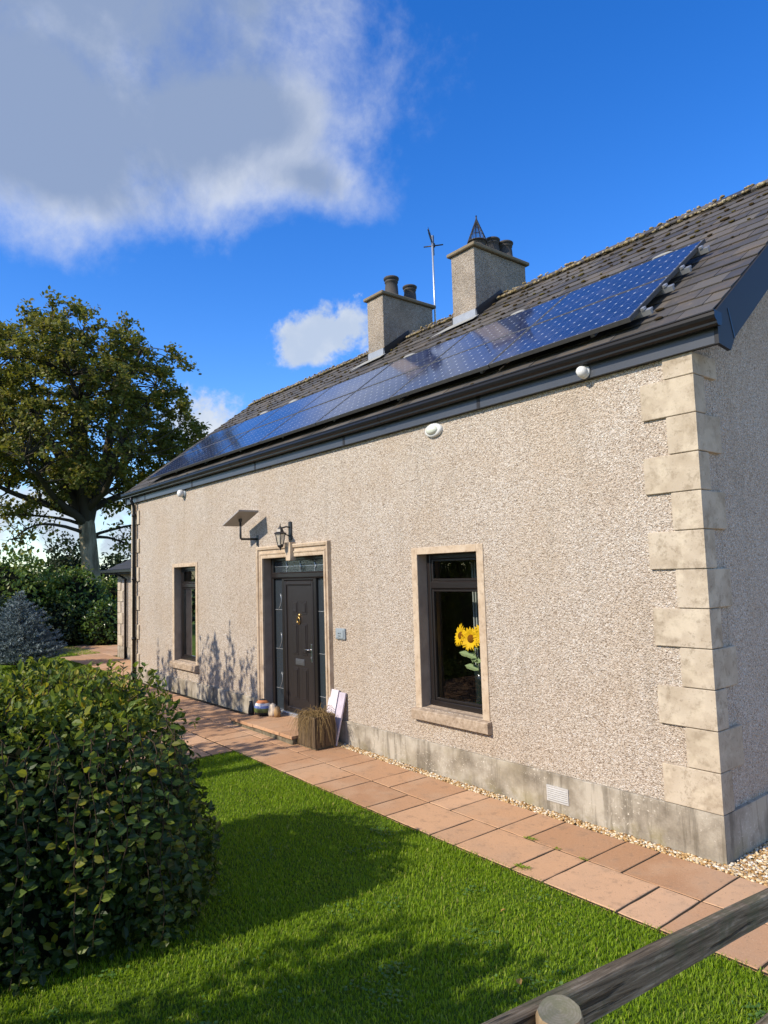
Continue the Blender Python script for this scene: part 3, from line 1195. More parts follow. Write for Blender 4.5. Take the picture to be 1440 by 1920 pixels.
# ogee-like gutter profile (y, z)
gp = [(-.203, 4.172), (-.203, 4.085), (-.225, 4.066), (-.270, 4.062), (-.288, 4.075), (-.290, 4.092), (-.300, 4.098), (-.318, 4.112), (-.326, 4.135), (-.322, 4.160), (-.330, 4.166), (-.330, 4.176), (-.316, 4.176), (-.314, 4.135), (-.290, 4.110), (-.270, 4.076), (-.225, 4.078), (-.213, 4.088), (-.213, 4.172)]
gp = [(a + GY, b + .035) for a, b in gp]
m = MB()
m.prism(gp, 0, XL + .02, XR + .045)
gut = m.build('gutter', MT['black_plastic'], house)
mid = [(-.204, 4.170), (-.204, 4.085), (-.225, 4.067), (-.27, 4.063), (-.287, 4.076), (-.289, 4.093), (-.317, 4.113), (-.325, 4.135), (-.321, 4.160), (-.329, 4.175)]
mid = [(a + GY, b + .035) for a, b in mid]
MB().prism(mid, 0, XR + .034, XR + .047).build('stop_end', MT['black_plastic'], gut)
for x in (-3.9, -7.9, -11.0):
    MB().prism([(a - .004 if a < -.085 else a, b - .003 if b < 4.185 else b) for a, b in mid[1:9]], 0, x - .06, x + .06).build('gutter_union', MT['black_plastic'], gut)
for xo, xi in ((XR + .012, XR - .018), (XL - .012, XL + .018)):
    poly = [(-.064, 3.978), (.13, 3.955), (.215, 4.075), (RY, rz(RY) - .30), (6.185, 4.075), (6.27, 3.955), (6.464, 3.978), (6.47, rz(-.07) - .02), (RY, rz(RY) - .005), (-.07, rz(-.07) - .02)]
    MB().prism(poly, 0, min(xo, xi), max(xo, xi)).build('barge_board', MT['anthracite_upvc'], house)
MB().hexa([(XR + a, y, z) for a in (.0125, .0155) for y, z in ((.20, 4.06), (.215, 4.075), (.13, 4.30), (.115, 4.29))]).build('barge_joint', MT['black_plastic'], house)

# rain pipe at the far corner
dx, dy = -12.72, -.075
m = MB()
m.tube([(dx, -.135, 4.11), (dx, -.135, 4.02), (dx, dy - .01, 3.92), (dx, dy, 3.85), (dx, dy, 3.0), (dx, dy, .12)], .034, 12)
dp = m.build('rain_pipe', MT['black_plastic'], house)
for z in (3.70, 2.3, 1.0):
    MB().lathe([(.034, -.03), (.046, -.03), (.046, .03), (.034, .03)], (dx, dy, z), 12).build('pipe_bracket', MT['black_plastic'], dp)

# air brick grille low in the plinth
vx0, vx1, vz0, vz1 = -1.638, -1.394, .112, .256
gr = MB()
fr_ = .014
gr.box(vx0, vx1, -.040, -.028, vz0, vz0 + fr_)
gr.box(vx0, vx1, -.040, -.028, vz1 - fr_, vz1)
gr.box(vx0, vx0 + fr_, -.040, -.0282, vz0 + fr_, vz1 - fr_)
gr.box(vx1 - fr_, vx1, -.040, -.0282, vz0 + fr_, vz1 - fr_)
gr.box(vx0, vx1, -.0300, -.0285, vz0, vz1)
vent = gr.build('air_vent', plain('vent_grey', (.46, .45, .43), .6, .3, 0, .25, 0, 30), house)
for i in range(6):
    z = vz0 + .020 + i * .0185
    MB().hexa([(vx0 + .012, -.044, z), (vx1 - .012, -.044, z), (vx1 - .012, -.031, z + .012), (vx0 + .012, -.031, z + .012),
               (vx0 + .012, -.044, z + .004), (vx1 - .012, -.044, z + .004), (vx1 - .012, -.031, z + .016), (vx0 + .012, -.031, z + .016)]).build('vent_louvre', MT['vent_grey'], vent)


# ---- windows
def window(op, bw, label):
    x0, x1, z0, z1 = op
    win = MB()
    fy0, fy1 = .135, .205
    fw_ = .062
    tz = z1 - .36                          # transom
    win.box(x0 + .002, x0 + fw_, fy0, fy1, z0 + .03, z1 - .002, .006)
    win.box(x1 - fw_, x1 - .002, fy0, fy1, z0 + .03, z1 - .002, .006)
    win.box(x0 + fw_, x1 - fw_, fy0 + .001, fy1 - .001, z1 - .058, z1 - .003, .006)
    win.box(x0 + .002, x1 - .002, fy0 - .012, fy1, z0 + .004, z0 + .070, .008)
    win.box(x0 + fw_, x1 - fw_, fy0 - .010, fy1 - .001, tz - .045, tz + .045, .014)
    o = win.build('window', MT['brown_upvc'], house, label=label)
    for a, b in ((z0 + .070, tz - .045), (tz + .045, z1 - .058)):
        s = MB()
        sw = .030
        s.box(x0 + fw_, x0 + fw_ + sw, fy0 + .012, fy1 - .01, a, b, .005)
        s.box(x1 - fw_ - sw, x1 - fw_, fy0 + .012, fy1 - .01, a, b, .005)
        s.box(x0 + fw_ + sw, x1 - fw_ - sw, fy0 + .0125, fy1 - .01, b - sw, b, .005)
        s.box(x0 + fw_ + sw, x1 - fw_ - sw, fy0 + .0125, fy1 - .01, a, a + sw, .005)
        s.build('sash', MT['brown_upvc'], o)
        MB().quad((x0 + fw_ + .01, .172, a + .01), (x1 - fw_ - .01, .172, a + .01), (x1 - fw_ - .01, .172, b - .01), (x0 + fw_ + .01, .172, b - .01)).build('pane', MT['window_glass'], o)
    # plain cream band round the opening
    b = MB()
    b.box(x0 - bw, x0, -.012, .004, z0 - .01, z1 + bw * .8, .003)
    b.box(x1, x1 + bw, -.012, .004, z0 - .01, z1 + bw * .8, .003)
    b.box(x0, x1, -.0125, .0045, z1, z1 + bw * .8, .003)
    b.build('window_band', MT['surround_stone'], o)
    # sloping stone sill
    si = MB()
    xa, xb = x0 - bw - .02, x1 + bw + .02
    prof = [(.14, z0 + .012), (-.062, z0 - .018), (-.070, z0 - .030), (-.070, z0 - .128), (-.060, z0 - .135), (.02, z0 - .135), (.14, z0 - .10)]
    si.prism(prof, 0, x0 + .001, x1 - .001)
    si.prism([(-.004, z0 - .010)] + prof[1:5] + [(-.004, z0 - .135)], 0, xa, x0 + .001)
    si.prism([(-.004, z0 - .010)] + prof[1:5] + [(-.004, z0 - .135)], 0, x1 - .001, xb)
    si.build('sill', MT['sill_stone'], o)
    return o


window(WR, .098, 'brown framed window with yellow flowers inside it')
window(WL, .085, 'brown framed window with a blue mug inside it')

# ---- doorway: moulded surround with keystone, frame, side lights, fanlight, leaf
x0, x1, z0, z1 = DO
m = MB()
# architrave profile across its width (offset from the opening, projection)
pf = [(0, 0), (0, .030), (.012, .034), (.040, .034), (.046, .044), (.060, .048), (.066, .030), (.100, .030), (.108, .056), (.135, .066), (.148, .060), (.152, 0)]
ztop = z1


def arch_pts(off, proj):
    return [(x0 - off, -proj, .165), (x0 - off, -proj, ztop + off * 1.25), (x1 + off, -proj, ztop + off * 1.25), (x1 + off, -proj, .165)]


vs, fs = [], []
rows = [arch_pts(o_, p_ - .001) for o_, p_ in pf]
for r_ in rows:
    vs += r_
for i in range(len(rows) - 1):
    for k in range(3):
        fs.append((i * 4 + k, i * 4 + k + 1, (i + 1) * 4 + k + 1, (i + 1) * 4 + k))
m.add(vs, fs)
sur = m.build('door_surround', MT['surround_stone'], house)
kx = -6.17
MB().hexa([(kx - .060, -.085, z1 - .055), (kx + .060, -.085, z1 - .055), (kx + .060, .01, z1 - .055), (kx - .060, .01, z1 - .055),
           (kx - .085, -.095, z1 + .21), (kx + .085, -.095, z1 + .21), (kx + .085, .0, z1 + .21), (kx - .085, .0, z1 + .21)]).build('keystone', MT['surround_stone'], sur)
door = MB()
DZ = .245
LX0, LX1, LZ1 = -6.645, -5.835, 2.205
fy0, fy1 = .125, .200
door.box(x0 + .002, x0 + .070, fy0, fy1, .17, z1 - .002, .006)
door.box(x1 - .070, x1 - .002, fy0, fy1, .17, z1 - .002, .006)
door.box(x0 + .07, x1 - .07, fy0 + .001, fy1 - .001, z1 - .050, z1 - .003, .006)
door.box(x0 + .03, x1 - .03, fy0 - .022, fy1 - .001, LZ1 + .030, LZ1 + .125, .020)
for a, b in ((LX0 - .075, LX0 - .004), (LX1 + .004, LX1 + .075)):
    door.box(a, b, fy0 - .004, fy1, .17, LZ1 + .028, .008)
door.box(LX0 - .004, LX1 + .004, fy0 - .002, fy1, LZ1 + .003, LZ1 + .0295, .006)
dr = door.build('door', MT['brown_upvc'], house, label='dark brown front door with fanlight and two side lights')
MB().box(x0 + .07, x1 - .07, .085, .21, .165, DZ - .004, .008).build('threshold', MT['pale_metal'], dr)
lf = MB()
ly = .138
lf.box(LX0, LX1, ly, ly + .05, DZ, LZ1, .006)
leaf = lf.build('door_leaf', MT['door_brown'], dr)
# outer frame moulding of the leaf and six raised panels
m = MB()
for a, b, c1, d1 in ((LX0 + .004, LX0 + .055, DZ + .004, LZ1 - .004), (LX1 - .055, LX1 - .004, DZ + .004, LZ1 - .004)):
    m.box(a, b, ly - .022, ly + .002, c1, d1, .016)
m.box(LX0 + .055, LX1 - .055, ly - .0215, ly + .002, LZ1 - .075, LZ1 - .004, .016)
m.box(LX0 + .055, LX1 - .055, ly - .0215, ly + .002, DZ + .004, DZ + .085, .016)
m.build('leaf_frame', MT['door_brown'], dr)
pw = .165
pcx = ((LX0 + LX1) / 2 - .125, (LX0 + LX1) / 2 + .125)
for cx in pcx:
    for a, b in ((1.70, 1.90), (1.10, 1.57), (.45, .92)):
        q = MB()
        q.box(cx - pw / 2, cx + pw / 2, ly - .007, ly + .002, a, b, .006)
        q.box(cx - pw / 2 + .028, cx + pw / 2 - .028, ly - .016, ly - .004, a + .028, b - .028, .009)
        q.build('door_panel', MT['door_brown'], dr)
kz = 1.64
cxl = (LX0 + LX1) / 2
m = MB()
m.lathe([(0.0, -.018), (.030, -.014), (.030, 0.0)], (cxl, ly, kz + .045), 14, 'Y')
pts = [(cxl + .034 * math.sin(a), ly - .022, kz - .022 + .045 * math.cos(a)) for a in np.linspace(0, 2 * math.pi, 17)]
m.tube(pts, .010, 8, False)
m.lathe([(0, -.026), (.013, -.022), (.014, 0)], (cxl, ly, kz - .075), 10, 'Y')
m.build('knocker', MT['brass'], dr)
m = MB()
m.box(cxl - .12, cxl + .12, ly - .010, ly + .002, .955, 1.045, .005)
m.box(cxl - .095, cxl + .095, ly - .016, ly - .008, .975, 1.025, .004)
m.build('letter_plate', plain('dark_steel', (.16, .165, .175), .35, .5, .6), dr)
hx = LX1 - .085
m = MB()
m.box(hx - .017, hx + .017, ly - .012, ly + .002, 1.02, 1.28, .005)
m.tube([(hx, ly - .010, 1.20), (hx, ly - .05, 1.20), (hx - .02, ly - .056, 1.20), (hx - .125, ly - .052, 1.20)], .009, 8)
m.lathe([(.011, -.016), (.011, 0)], (hx, ly, 1.09), 10, 'Y')
m.build('door_handle', MT['steel'], dr)
lights = [(x0 + .07, LX0 - .075, DZ - .03, LZ1 + .03), (LX1 + .075, x1 - .07, DZ - .03, LZ1 + .03), (x0 + .07, x1 - .07, LZ1 + .125, z1 - .05)]
for i, (a, b, c1, d1) in enumerate(lights):
    o = MB().quad((a, .165, c1), (b, .165, c1), (b, .165, d1), (a, .165, d1)).build('side_light' if i < 2 else 'fanlight', MT['obscured_glass'], dr)
    if i < 2:
        for z in (.55, 1.15, 1.75):
            MB().box(a, b, .158, .163, z, z + .008).build('lead_strip', MT['pale_metal'], dr)
            pts = [(a + (b - a) * (.35 + .35 * math.sin(tt * 2.4)), .160, z + .25 * tt) for tt in np.linspace(0, 1, 8)]
            MB().tube(pts, .005, 5).build('lead_strip', MT['pale_metal'], dr)
    else:
        for fx in (.22, .47, .72):
            xx = a + (b - a) * fx
            MB().box(xx, xx + .008, .158, .163, c1, d1).build('lead_strip', MT['pale_metal'], dr)
            MB().tube([(xx + .02 + .02 * math.sin(tt * 5), .160, c1 + .05 + .1 * tt) for tt in np.linspace(0, 1, 6)], .007, 5).build('lead_strip', MT['pale_metal'], dr)
        MB().box(a, b, .1585, .1628, (c1 + d1) / 2, (c1 + d1) / 2 + .007).build('lead_strip', MT['pale_metal'], dr)
    MB().quad((a, .30, c1), (b, .30, c1), (b, .30, d1), (a, .30, d1)).build('backing', MT['dark_inside'], dr)

# ---- chimneys
def pot(parent, x, y, z, h, r, dark=True):
    m = MB()
    m.lathe([(r * 1.22, 0), (r * 1.20, h * .08), (r * 1.08, h * .10), (r * 1.0, h * .55), (r * .92, h * .74), (r * 1.05, h * .76), (r * 1.05, h * .80), (r * .95, h * .82), (r * .97, h * .88), (r * 1.18, h * .90), (r * 1.2, h * .97), (r * 1.12, h), (r * .8, h), (r * .78, h * .7), (0.001, h * .68)], (x, y, z), 20)
    return m.build('chimney_pot', MT['terracotta_grey'], parent)


CY0, CY1, CZ = 2.555, 3.825, 7.44
for ci, (xa, xb) in enumerate(chim):
    m = MB()
    m.box(xa, xb, CY0, CY1, 5.6, CZ, .008)
    ch_ = m.build('chimney', MT['pebbledash_chimney'], house, label='nearer taller-looking chimney with a wire cone on one pot' if ci == 0 else 'farther chimney with two dark pots beside the aerial')
    cp = MB()
    cp.box(xa - .055, xb + .055, CY0 - .055, CY1 + .055, CZ + .002, CZ + .062, .012)
    cp.add([(xa - .02, CY0 - .02, CZ + .063), (xb + .02, CY0 - .02, CZ + .063), (xb + .02, CY1 + .02, CZ + .063), (xa - .02, CY1 + .02, CZ + .063),
            (xa + .15, CY0 + .15, CZ + .13), (xb - .15, CY0 + .15, CZ + .13), (xb - .15, CY1 - .15, CZ + .13), (xa + .15, CY1 - .15, CZ + .13)],
           [(0, 1, 5, 4), (1, 2, 6, 5), (2, 3, 7, 6), (3, 0, 4, 7), (4, 5, 6, 7)])
    cp.build('chimney_cap', MT['cap_concrete'], ch_)
    xm = (xa + xb) / 2
    if ci == 0:
        p1 = pot(ch_, xm, 2.93, CZ + .09, .20, .135)
        cone = MB()
        apex = (xm, 2.93, CZ + .70)
        for k in range(26):
            a = 2 * math.pi * k / 26
            cone.tube([(xm + .165 * math.cos(a), 2.93 + .165 * math.sin(a), CZ + .27), apex], .0045, 4, False)
        for hh, rr_ in ((.27, .165), (.38, .123), (.49, .08)):
            cone.tube([(xm + rr_ * math.cos(a), 2.93 + rr_ * math.sin(a), CZ + hh) for a in np.linspace(0, 2 * math.pi, 17)], .004, 4, False)
        cone.tube([(xm, 2.93, CZ + .64), (xm, 2.93, CZ + .74)], .012, 6)
        cone.build('wire_cone', MT['black_iron'], ch_)
        pot(ch_, xm - .02, 3.32, CZ + .10, .34, .115)
        pot(ch_, xm + .03, 3.60, CZ + .10, .34, .115)
    else:
        pot(ch_, xm, 2.98, CZ + .08, .42, .125)
        pot(ch_, xm, 3.45, CZ + .08, .36, .12)
    fl_ = MB()
    zb = rz(CY0)
    # apron dressed over the slates, and raking cover flashings on both cheeks
    fl_.hexa([(xa - .03, CY0 - .014, zb - .02), (xb + .03, CY0 - .014, zb - .02), (xb + .03, CY0 - .001, zb - .02), (xa - .03, CY0 - .001, zb - .02),
              (xa - .01, CY0 - .010, zb + .15), (xb + .01, CY0 - .010, zb + .15), (xb + .01, CY0 - .001, zb + .15), (xa - .01, CY0 - .001, zb + .15)])
    a0, a1 = CY0 - .02, RY
    fl_.build('lead_apron', MT['lead_sheet'], ch_)
    for xc, xo in ((xb + .001, xb + .012), (xa - .012, xa - .001)):
        MB().prism([(a0, rz(a0)), (a1, rz(a1)), (a1, rz(a1) + .05), (a1 - .04, rz(a1) + .11), (a0, rz(a0) + .16)], 0, xc, xo).build('side_flashing', MT['black_iron'], ch_)
    q = MB()
    o1 = .034
    s_base = (CY0 + .2) / math.cos(PA)
    A_, B_, C__, D_ = slope_pt(xa - .10, s_base, o1), slope_pt(xb + .08, s_base, o1), slope_pt(xb + .06, s_base - .16, o1 + .004), slope_pt(xa - .32, s_base - .30, o1 + .004)
    q.quad(A_, B_, C__, D_)
    q.add([slope_pt(xa - .10, s_base, o1 - .004), slope_pt(xb + .08, s_base, o1 - .004), slope_pt(xb + .06, s_base - .16, o1), slope_pt(xa - .32, s_base - .30, o1)], [(3, 2, 1, 0)])
    q.build('lead_tray', MT['lead_wash'], ch_)

# ------------------------------------------------------------------ solar array on the roof
arr = thing('solar_array', tuple(slope_pt(AR_X0, AR_S0)), 'long array of blue solar panels mounted along the lower slope of the slate roof', 'solar panels')


def roof_box(m, xa, xb, sa, sb, oa, ob, ch=0):
    p_ = [slope_pt(x, s, o) for o in (oa, ob) for (x, s) in ((xa, sa), (xb, sa), (xb, sb), (xa, sb))]
    return m.hexa(p_)


for c in range(AR_COLS):
    for r_ in range(2):
        xb = AR_X1 - c * AR_PW - .006
        xa = xb - AR_PW + .012
        sa = AR_S0 + r_ * AR_PH + .005
        sb = sa + AR_PH - .010
        wob = rs.uniform(-.002, .002)
        f = MB()
        w_ = .017
        o0, o1 = AR_OFF - .040 + wob, AR_OFF + wob
        roof_box(f, xa, xb, sa, sa + w_, o0, o1)
        roof_box(f, xa, xb, sb - w_, sb, o0, o1)
        roof_box(f, xa, xa + w_, sa + w_, sb - w_, o0, o1 - .0003)
        roof_box(f, xb - w_, xb, sa + w_, sb - w_, o0, o1 - .0003)
        roof_box(f, xa + w_, xb - w_, sa + w_, sb - w_, o0 + .004, o0 + .007)
        pan = f.build('solar_panel', MT['panel_frame'], arr)
        q = [slope_pt(x, s, o1 - .003) - ORG[arr.name] for (x, s) in ((xa + w_, sa + w_), (xb - w_, sa + w_), (xb - w_, sb - w_), (xa + w_, sb - w_))]
        me = bpy.data.meshes.new('cell_glass')
        me.from_pydata([tuple(v_) for v_ in q], [], [(0, 1, 2, 3)])
        uv = me.uv_layers.new(name='UVMap')
        eps = .06
        u0 = c * 12 + r_ * 200
        for li, (uu, vv) in enumerate(((-eps, -eps), (12 + eps, -eps), (12 + eps, 6 + eps), (-eps, 6 + eps))):
            uv.data[li].uv = (uu + u0, vv)
        me.materials.append(MT['solar_glass'])
        link('cell_glass', me, pan)
for sv in (.22, .72, 1.15, 1.65):
    m = MB()
    xa, xb = AR_X0 + .1, AR_X1 + .085
    roof_box(m, xa, xb, AR_S0 + sv - .02, AR_S0 + sv + .02, .035, AR_OFF - .042)
    rail = m.build('mounting_rail', MT['pale_metal'], arr)
    e_ = MB()
    roof_box(e_, AR_X1 + .003, AR_X1 + .035, AR_S0 + sv - .025, AR_S0 + sv + .025, AR_OFF - .034, AR_OFF - .014)
    roof_box(e_, AR_X1 + .02, AR_X1 + .088, AR_S0 + sv - .008, AR_S0 + sv + .032, AR_OFF - .058, AR_OFF - .042)
    e_.build('end_clamp', MT['pale_metal'], rail)
    for x in np.arange(AR_X1 - .5, AR_X0, -1.4):
        h = MB()
        roof_box(h, x - .02, x + .02, AR_S0 + sv - .06, AR_S0 + sv + .03, .012, .036)
        h.build('roof_hook', MT['pale_metal'], rail)

# ------------------------------------------------------------------ door step
step = thing('door_step', (-6.2, -.3, gz(-6.2)), 'low doorstep of orange paving slabs on a dark riser at the front door', 'step')
SX0, SX1, SY0, SZ = -7.12, -5.30, -.60, .196
MB().box(SX0 + .03, SX1 - .03, SY0 + .03, -.031, .02, SZ - .042, .006).build('riser', MT['brick_riser'], step)
MB().box(x0 + .01, x1 - .01, -.0305, .125, .03, SZ - .042).build('riser', MT['brick_riser'], step)
nsl = 5
edges = [SX0, -6.80, -6.36, -5.92, -5.62, SX1]
for i in range(nsl):
    a, b = edges[i], edges[i + 1]
    me = slab_mesh(b - a - .008, .565, i % 3)
    link('slab', me, step, ((a + b) / 2, SY0 + .285, SZ + rs.uniform(-.002, .002)))
for a, b in ((x0 + .01, -6.5), (-6.5, -5.9), (-5.9, x1 - .01)):
    link('slab', slab_mesh(b - a - .008, .155, 0), step, ((a + b) / 2, .045, SZ + rs.uniform(-.001, .001)))

# ------------------------------------------------------------------ things by the door
# wooden cube planter with dried grass
PX0, PX1, PY0, PY1, PZ = -5.27, -4.87, -.52, -.20, gz(-5) + .016
pl = thing('planter', ((PX0 + PX1) / 2, (PY0 + PY1) / 2, PZ), 'weathered wooden cube planter with drooping dried grass beside the doorstep', 'planter')
for zz in (PZ + .03,):
    MB().box(PX0 + .02, PX1 - .02, PY0 + .02, PY1 - .02, PZ, PZ + .03).build('base', MT['brick_riser'], pl)
nb = 5
for i in range(nb):
    a = PX0 + (PX1 - PX0) * i / nb
    b = PX0 + (PX1 - PX0) * (i + 1) / nb
    for y in (PY0, PY1 - .018):
        MB().box(a + .002, b - .002, y, y + .018, PZ + .02, PZ + .40 + rs.uniform(-.008, .004), .003).build('slat', MT['basket_wood'], pl)
for i in range(4):
    a = PY0 + .02 + (PY1 - PY0 - .04) * i / 4
    b = PY0 + .02 + (PY1 - PY0 - .04) * (i + 1) / 4
    for x in (PX0, PX1 - .018):
        MB().box(x, x + .018, a + .002, b - .002, PZ + .02, PZ + .40 + rs.uniform(-.008, .004), .003).build('slat', MT['basket_wood'], pl)
MB().box(PX0 + .019, PX1 - .019, PY0 + .019, PY1 - .019, PZ + .28, PZ + .35).build('soil', MT['soil'], pl)
m = MB()
for i in range(230):
    bx_, by_ = rs.uniform(PX0 + .04, PX1 - .04), rs.uniform(PY0 + .04, PY1 - .04)
    a = rs.uniform(0, 2 * math.pi)
    if rs.random() < .5:
        a = rs.uniform(-2.2, .2)
    ln = rs.uniform(.18, .34)
    h = rs.uniform(.05, .15)
    pts = []
    droop = rs.uniform(.08, .46)
    for tt in (0, .25, .5, .75, 1.0):
        pts.append((bx_ + math.cos(a) * ln * .85 * tt, by_ + math.sin(a) * ln * .85 * tt, PZ + .34 + h * math.sin(min(1, tt * 1.6) * math.pi / 2) * 1.2 - droop * tt ** 3))
    m.tube(pts, [.0035, .003, .0028, .002, .001], 3, False)
m.build('dried_grass', MT['dried_grass'], pl, kind='stuff')

# two pale boards leaning on the wall behind the planter
for i, (xa, xb, zt, mt, lab) in enumerate(((-5.23, -5.04, .745, 'board_white', 'wider white board leaning on the wall behind the planter'), (-5.02, -4.885, .725, 'board_grey', 'narrower lilac grey board leaning on the wall behind the planter'))):
    th = .022
    yb, yt, zb = -.195, -.014, gz(-5) + .016
    m = MB()
    ex = .02
    m.hexa([(xa, yb, zb), (xb, yb, zb), (xb, yb + th, zb), (xa, yb + th, zb), (xa + ex, yt - th, zt), (xb + ex, yt - th, zt), (xb + ex, yt, zt), (xa + ex, yt, zt)])
    o = m.build('leaning_board', MT[mt])
    tag(o, lab, 'board', 'boards leaning by the door')

# painted ornaments at the left end of the step
oz = SZ + .002
orn = thing('painted_ornament', (-6.86, -.16, oz), 'round painted garden ornament with orange, white, blue and green stripes on the doorstep', 'ornament')
bands = [('pot_black', .115, 0.0, .150, .05), ('pot_green', .150, .05, .150, .110), ('pot_blue', .150, .110, .138, .145), ('pot_white', .138, .145, .115, .180), ('pot_orange', .115, .180, .065, .220), ('pot_black', .065, .220, .02, .235)]
for mt, r0, h0, r1, h1 in bands:
    rr_ = [(r0 + (r1 - r0) * k_ / 3 + .006 * math.sin(math.pi * k_ / 3), h0 + (h1 - h0) * k_ / 3) for k_ in range(4)]
    if h0 == 0:
        rr_ = [(.001, 0)] + rr_
    if h1 > .23:
        rr_ = rr_ + [(.001, h1 + .004)]
    MB().lathe(rr_, (-6.86, -.16, oz), 18, 'Z', True, 1.0, .8).build('painted_band', MT[mt], orn)
sh = thing('shell_ornament', (-6.66, -.10, oz), 'cream and tan ribbed shell ornament between the striped ornament and the door', 'ornament')
m = MB()
n = 24
vs, fs = [], []
prof = [(0.02, 0), (.075, .0), (.085, .05), (.075, .12), (.045, .17), (.002, .19)]
for r_, h in prof:
    for k in range(n):
        a = 2 * math.pi * k / n
        rr_ = r_ * (1 + .10 * math.cos(8 * a))
        vs.append((-6.66 + rr_ * math.cos(a), -.10 + .8 * rr_ * math.sin(a), oz + h))
for i in range(len(prof) - 1):
    for k in range(n):
        fs.append((i * n + k, i * n + (k + 1) % n, (i + 1) * n + (k + 1) % n, (i + 1) * n + k))
m.add(vs, fs, True).build('shell_body', MT['shell_cream'], sh)
MB().lathe([(.001, 0), (.045, .0), (.05, .06), (.035, .14), (.001, .16)], (-6.56, -.08, oz), 12).build('shell_side', MT['shell_tan'], sh)
bs = thing('boot_jar', (-7.0, -.28, oz), 'small dark slender jar standing at the left end of the doorstep', 'jar')
MB().lathe([(.001, 0), (.042, 0), (.046, .05), (.036, .12), (.026, .16), (.030, .20), (.022, .20), (.02, .10), (.001, .09)], (-7.0, -.28, oz), 14).build('jar_body', MT['pot_black'], bs)

# ------------------------------------------------------------------ fittings on the wall
# flat dish on an L-shaped mast
ax, az = -7.237, 2.872
dish = thing('flat_dish', (ax, 0, az), 'flat tilted satellite panel on a black L shaped mast above the door', 'satellite dish')
m = MB()
m.box(ax - .03, ax + .03, -.012, .0, az - .10, az + .06, .003)
m.tube([(ax, -.010, az), (ax, -.285, az), (ax, -.30, az + .015), (ax, -.30, az + .30)], .017, 10)
m.build('mast', MT['black_iron'], dish)
pc = Vector((-7.237, -.30, 3.193))
m = MB()
hx, hy, hz = .28, .172, .095
m.hexa([pc + Vector((sx_ * hx, sy_ * hy, sx_ * hz + o_)) for o_ in (-.006, .018) for sx_, sy_ in ((-1, -1), (1, -1), (1, 1), (-1, 1))])
m.build('panel', MT['dish_panel'], dish)
MB().box(pc.x - .022, pc.x + .022, pc.y - .022, pc.y + .022, pc.z - .05, pc.z + .004, .004).build('swivel', MT['black_iron'], dish)
m = MB()
m.tube([(ax + .02, -.008, az - .02), (ax + .03, -.012, az - .2), (ax + .04, -.01, az - .24)], .005, 6)
m.build('cable', MT['black_iron'], dish)

# carriage lantern over the door
lx, ly_, lz = -6.21, -.185, 2.66
lan = thing('wall_lantern', (lx, 0, 2.9), 'black carriage lantern on a bracket above the front door', 'lantern')
m = MB()
m.box(lx - .038, lx + .038, -.030, -.002, 2.80, 3.08, .010)
m.build('back_plate', MT['black_iron'], lan)
m = MB()
m.tube([(lx, -.03, 2.99), (lx, -.08, 3.00), (lx, -.14, 2.985), (lx, ly_, 2.965)], .011, 8)
m.tube([(lx, -.03, 2.86), (lx, -.06, 2.875), (lx, -.10, 2.885), (lx, -.135, 2.90)], .008, 8)
m.build('bracket', MT['black_iron'], lan)
m = MB()
m.lathe([(.004, .39), (.010, .37), (.007, .35), (.022, .335), (.030, .325), (.048, .30), (.062, .262), (.105, .240), (.105, .232), (.085, .228), (.001, .228)], (lx, ly_, lz), 6, 'Z', False)
m.build('lantern_cap', MT['black_iron'], lan)
m = MB()
m.lathe([(.078, .228), (.046, .072)], (lx, ly_, lz), 6, 'Z', False)
m.build('lantern_glass', MT['lantern_glass'], lan)
m = MB()
for k in range(6):
    th = 2 * math.pi * (k + .5) / 6
    m.tube([(lx + .082 * math.cos(th), ly_ + .082 * math.sin(th), lz + .23), (lx + .048 * math.cos(th), ly_ + .048 * math.sin(th), lz + .07)], .006, 5)
m.lathe([(.052, .08), (.056, .066), (.040, .040), (.016, .025), (.010, .0), (.001, -.012)], (lx, ly_, lz), 6, 'Z', False)
m.lathe([(.001, .075), (.052, .08)], (lx, ly_, lz), 6, 'Z', False)
m.build('lantern_cage', MT['black_iron'], lan)
MB().lathe([(.001, .21), (.018, .19), (.020, .15), (.010, .10), (.012, .075)], (lx, ly_, lz), 10).build('bulb', MT['white_plastic'], lan)

# oval bulkhead lamp
bx_, bz_ = -3.03, 3.885
bk = thing('bulkhead_lamp', (bx_, 0, bz_), 'white oval bulkhead lamp under the eaves in the middle of the front wall', 'lamp')
MB().lathe([(.001, -.045), (.085, -.045), (.105, -.035), (.110, -.018), (.110, 0)], (bx_, 0, bz_), 24, 'Y', True, 1.25, .72).build('lamp_body', MT['white_plastic'], bk)
MB().lathe([(.001, -.088), (.035, -.085), (.062, -.072), (.078, -.050), (.079, -.044)], (bx_, 0, bz_), 24, 'Y', True, 1.2, .66).build('lamp_lens', MT['pale_lens'] if 'pale_lens' in MT else plain('pale_lens', (.62, .65, .55), .2, .5), bk)
# motion sensor at the far end
sx_, sz_ = -10.12, 3.905
sn = thing('motion_sensor', (sx_, 0, sz_), 'white motion sensor with a round snout under the eaves near the rain pipe', 'sensor')
MB().lathe([(.001, -.03), (.075, -.03), (.085, -.02), (.085, 0)], (sx_, 0, sz_), 20, 'Y').build('base', MT['grey_plastic'], sn)
MB().lathe([(.001, -.135), (.045, -.13), (.066, -.11), (.072, -.07), (.06, -.028)], (sx_ - .01, 0, sz_ + .01), 20, 'Y').build('sensor_head', MT['white_plastic'], sn)
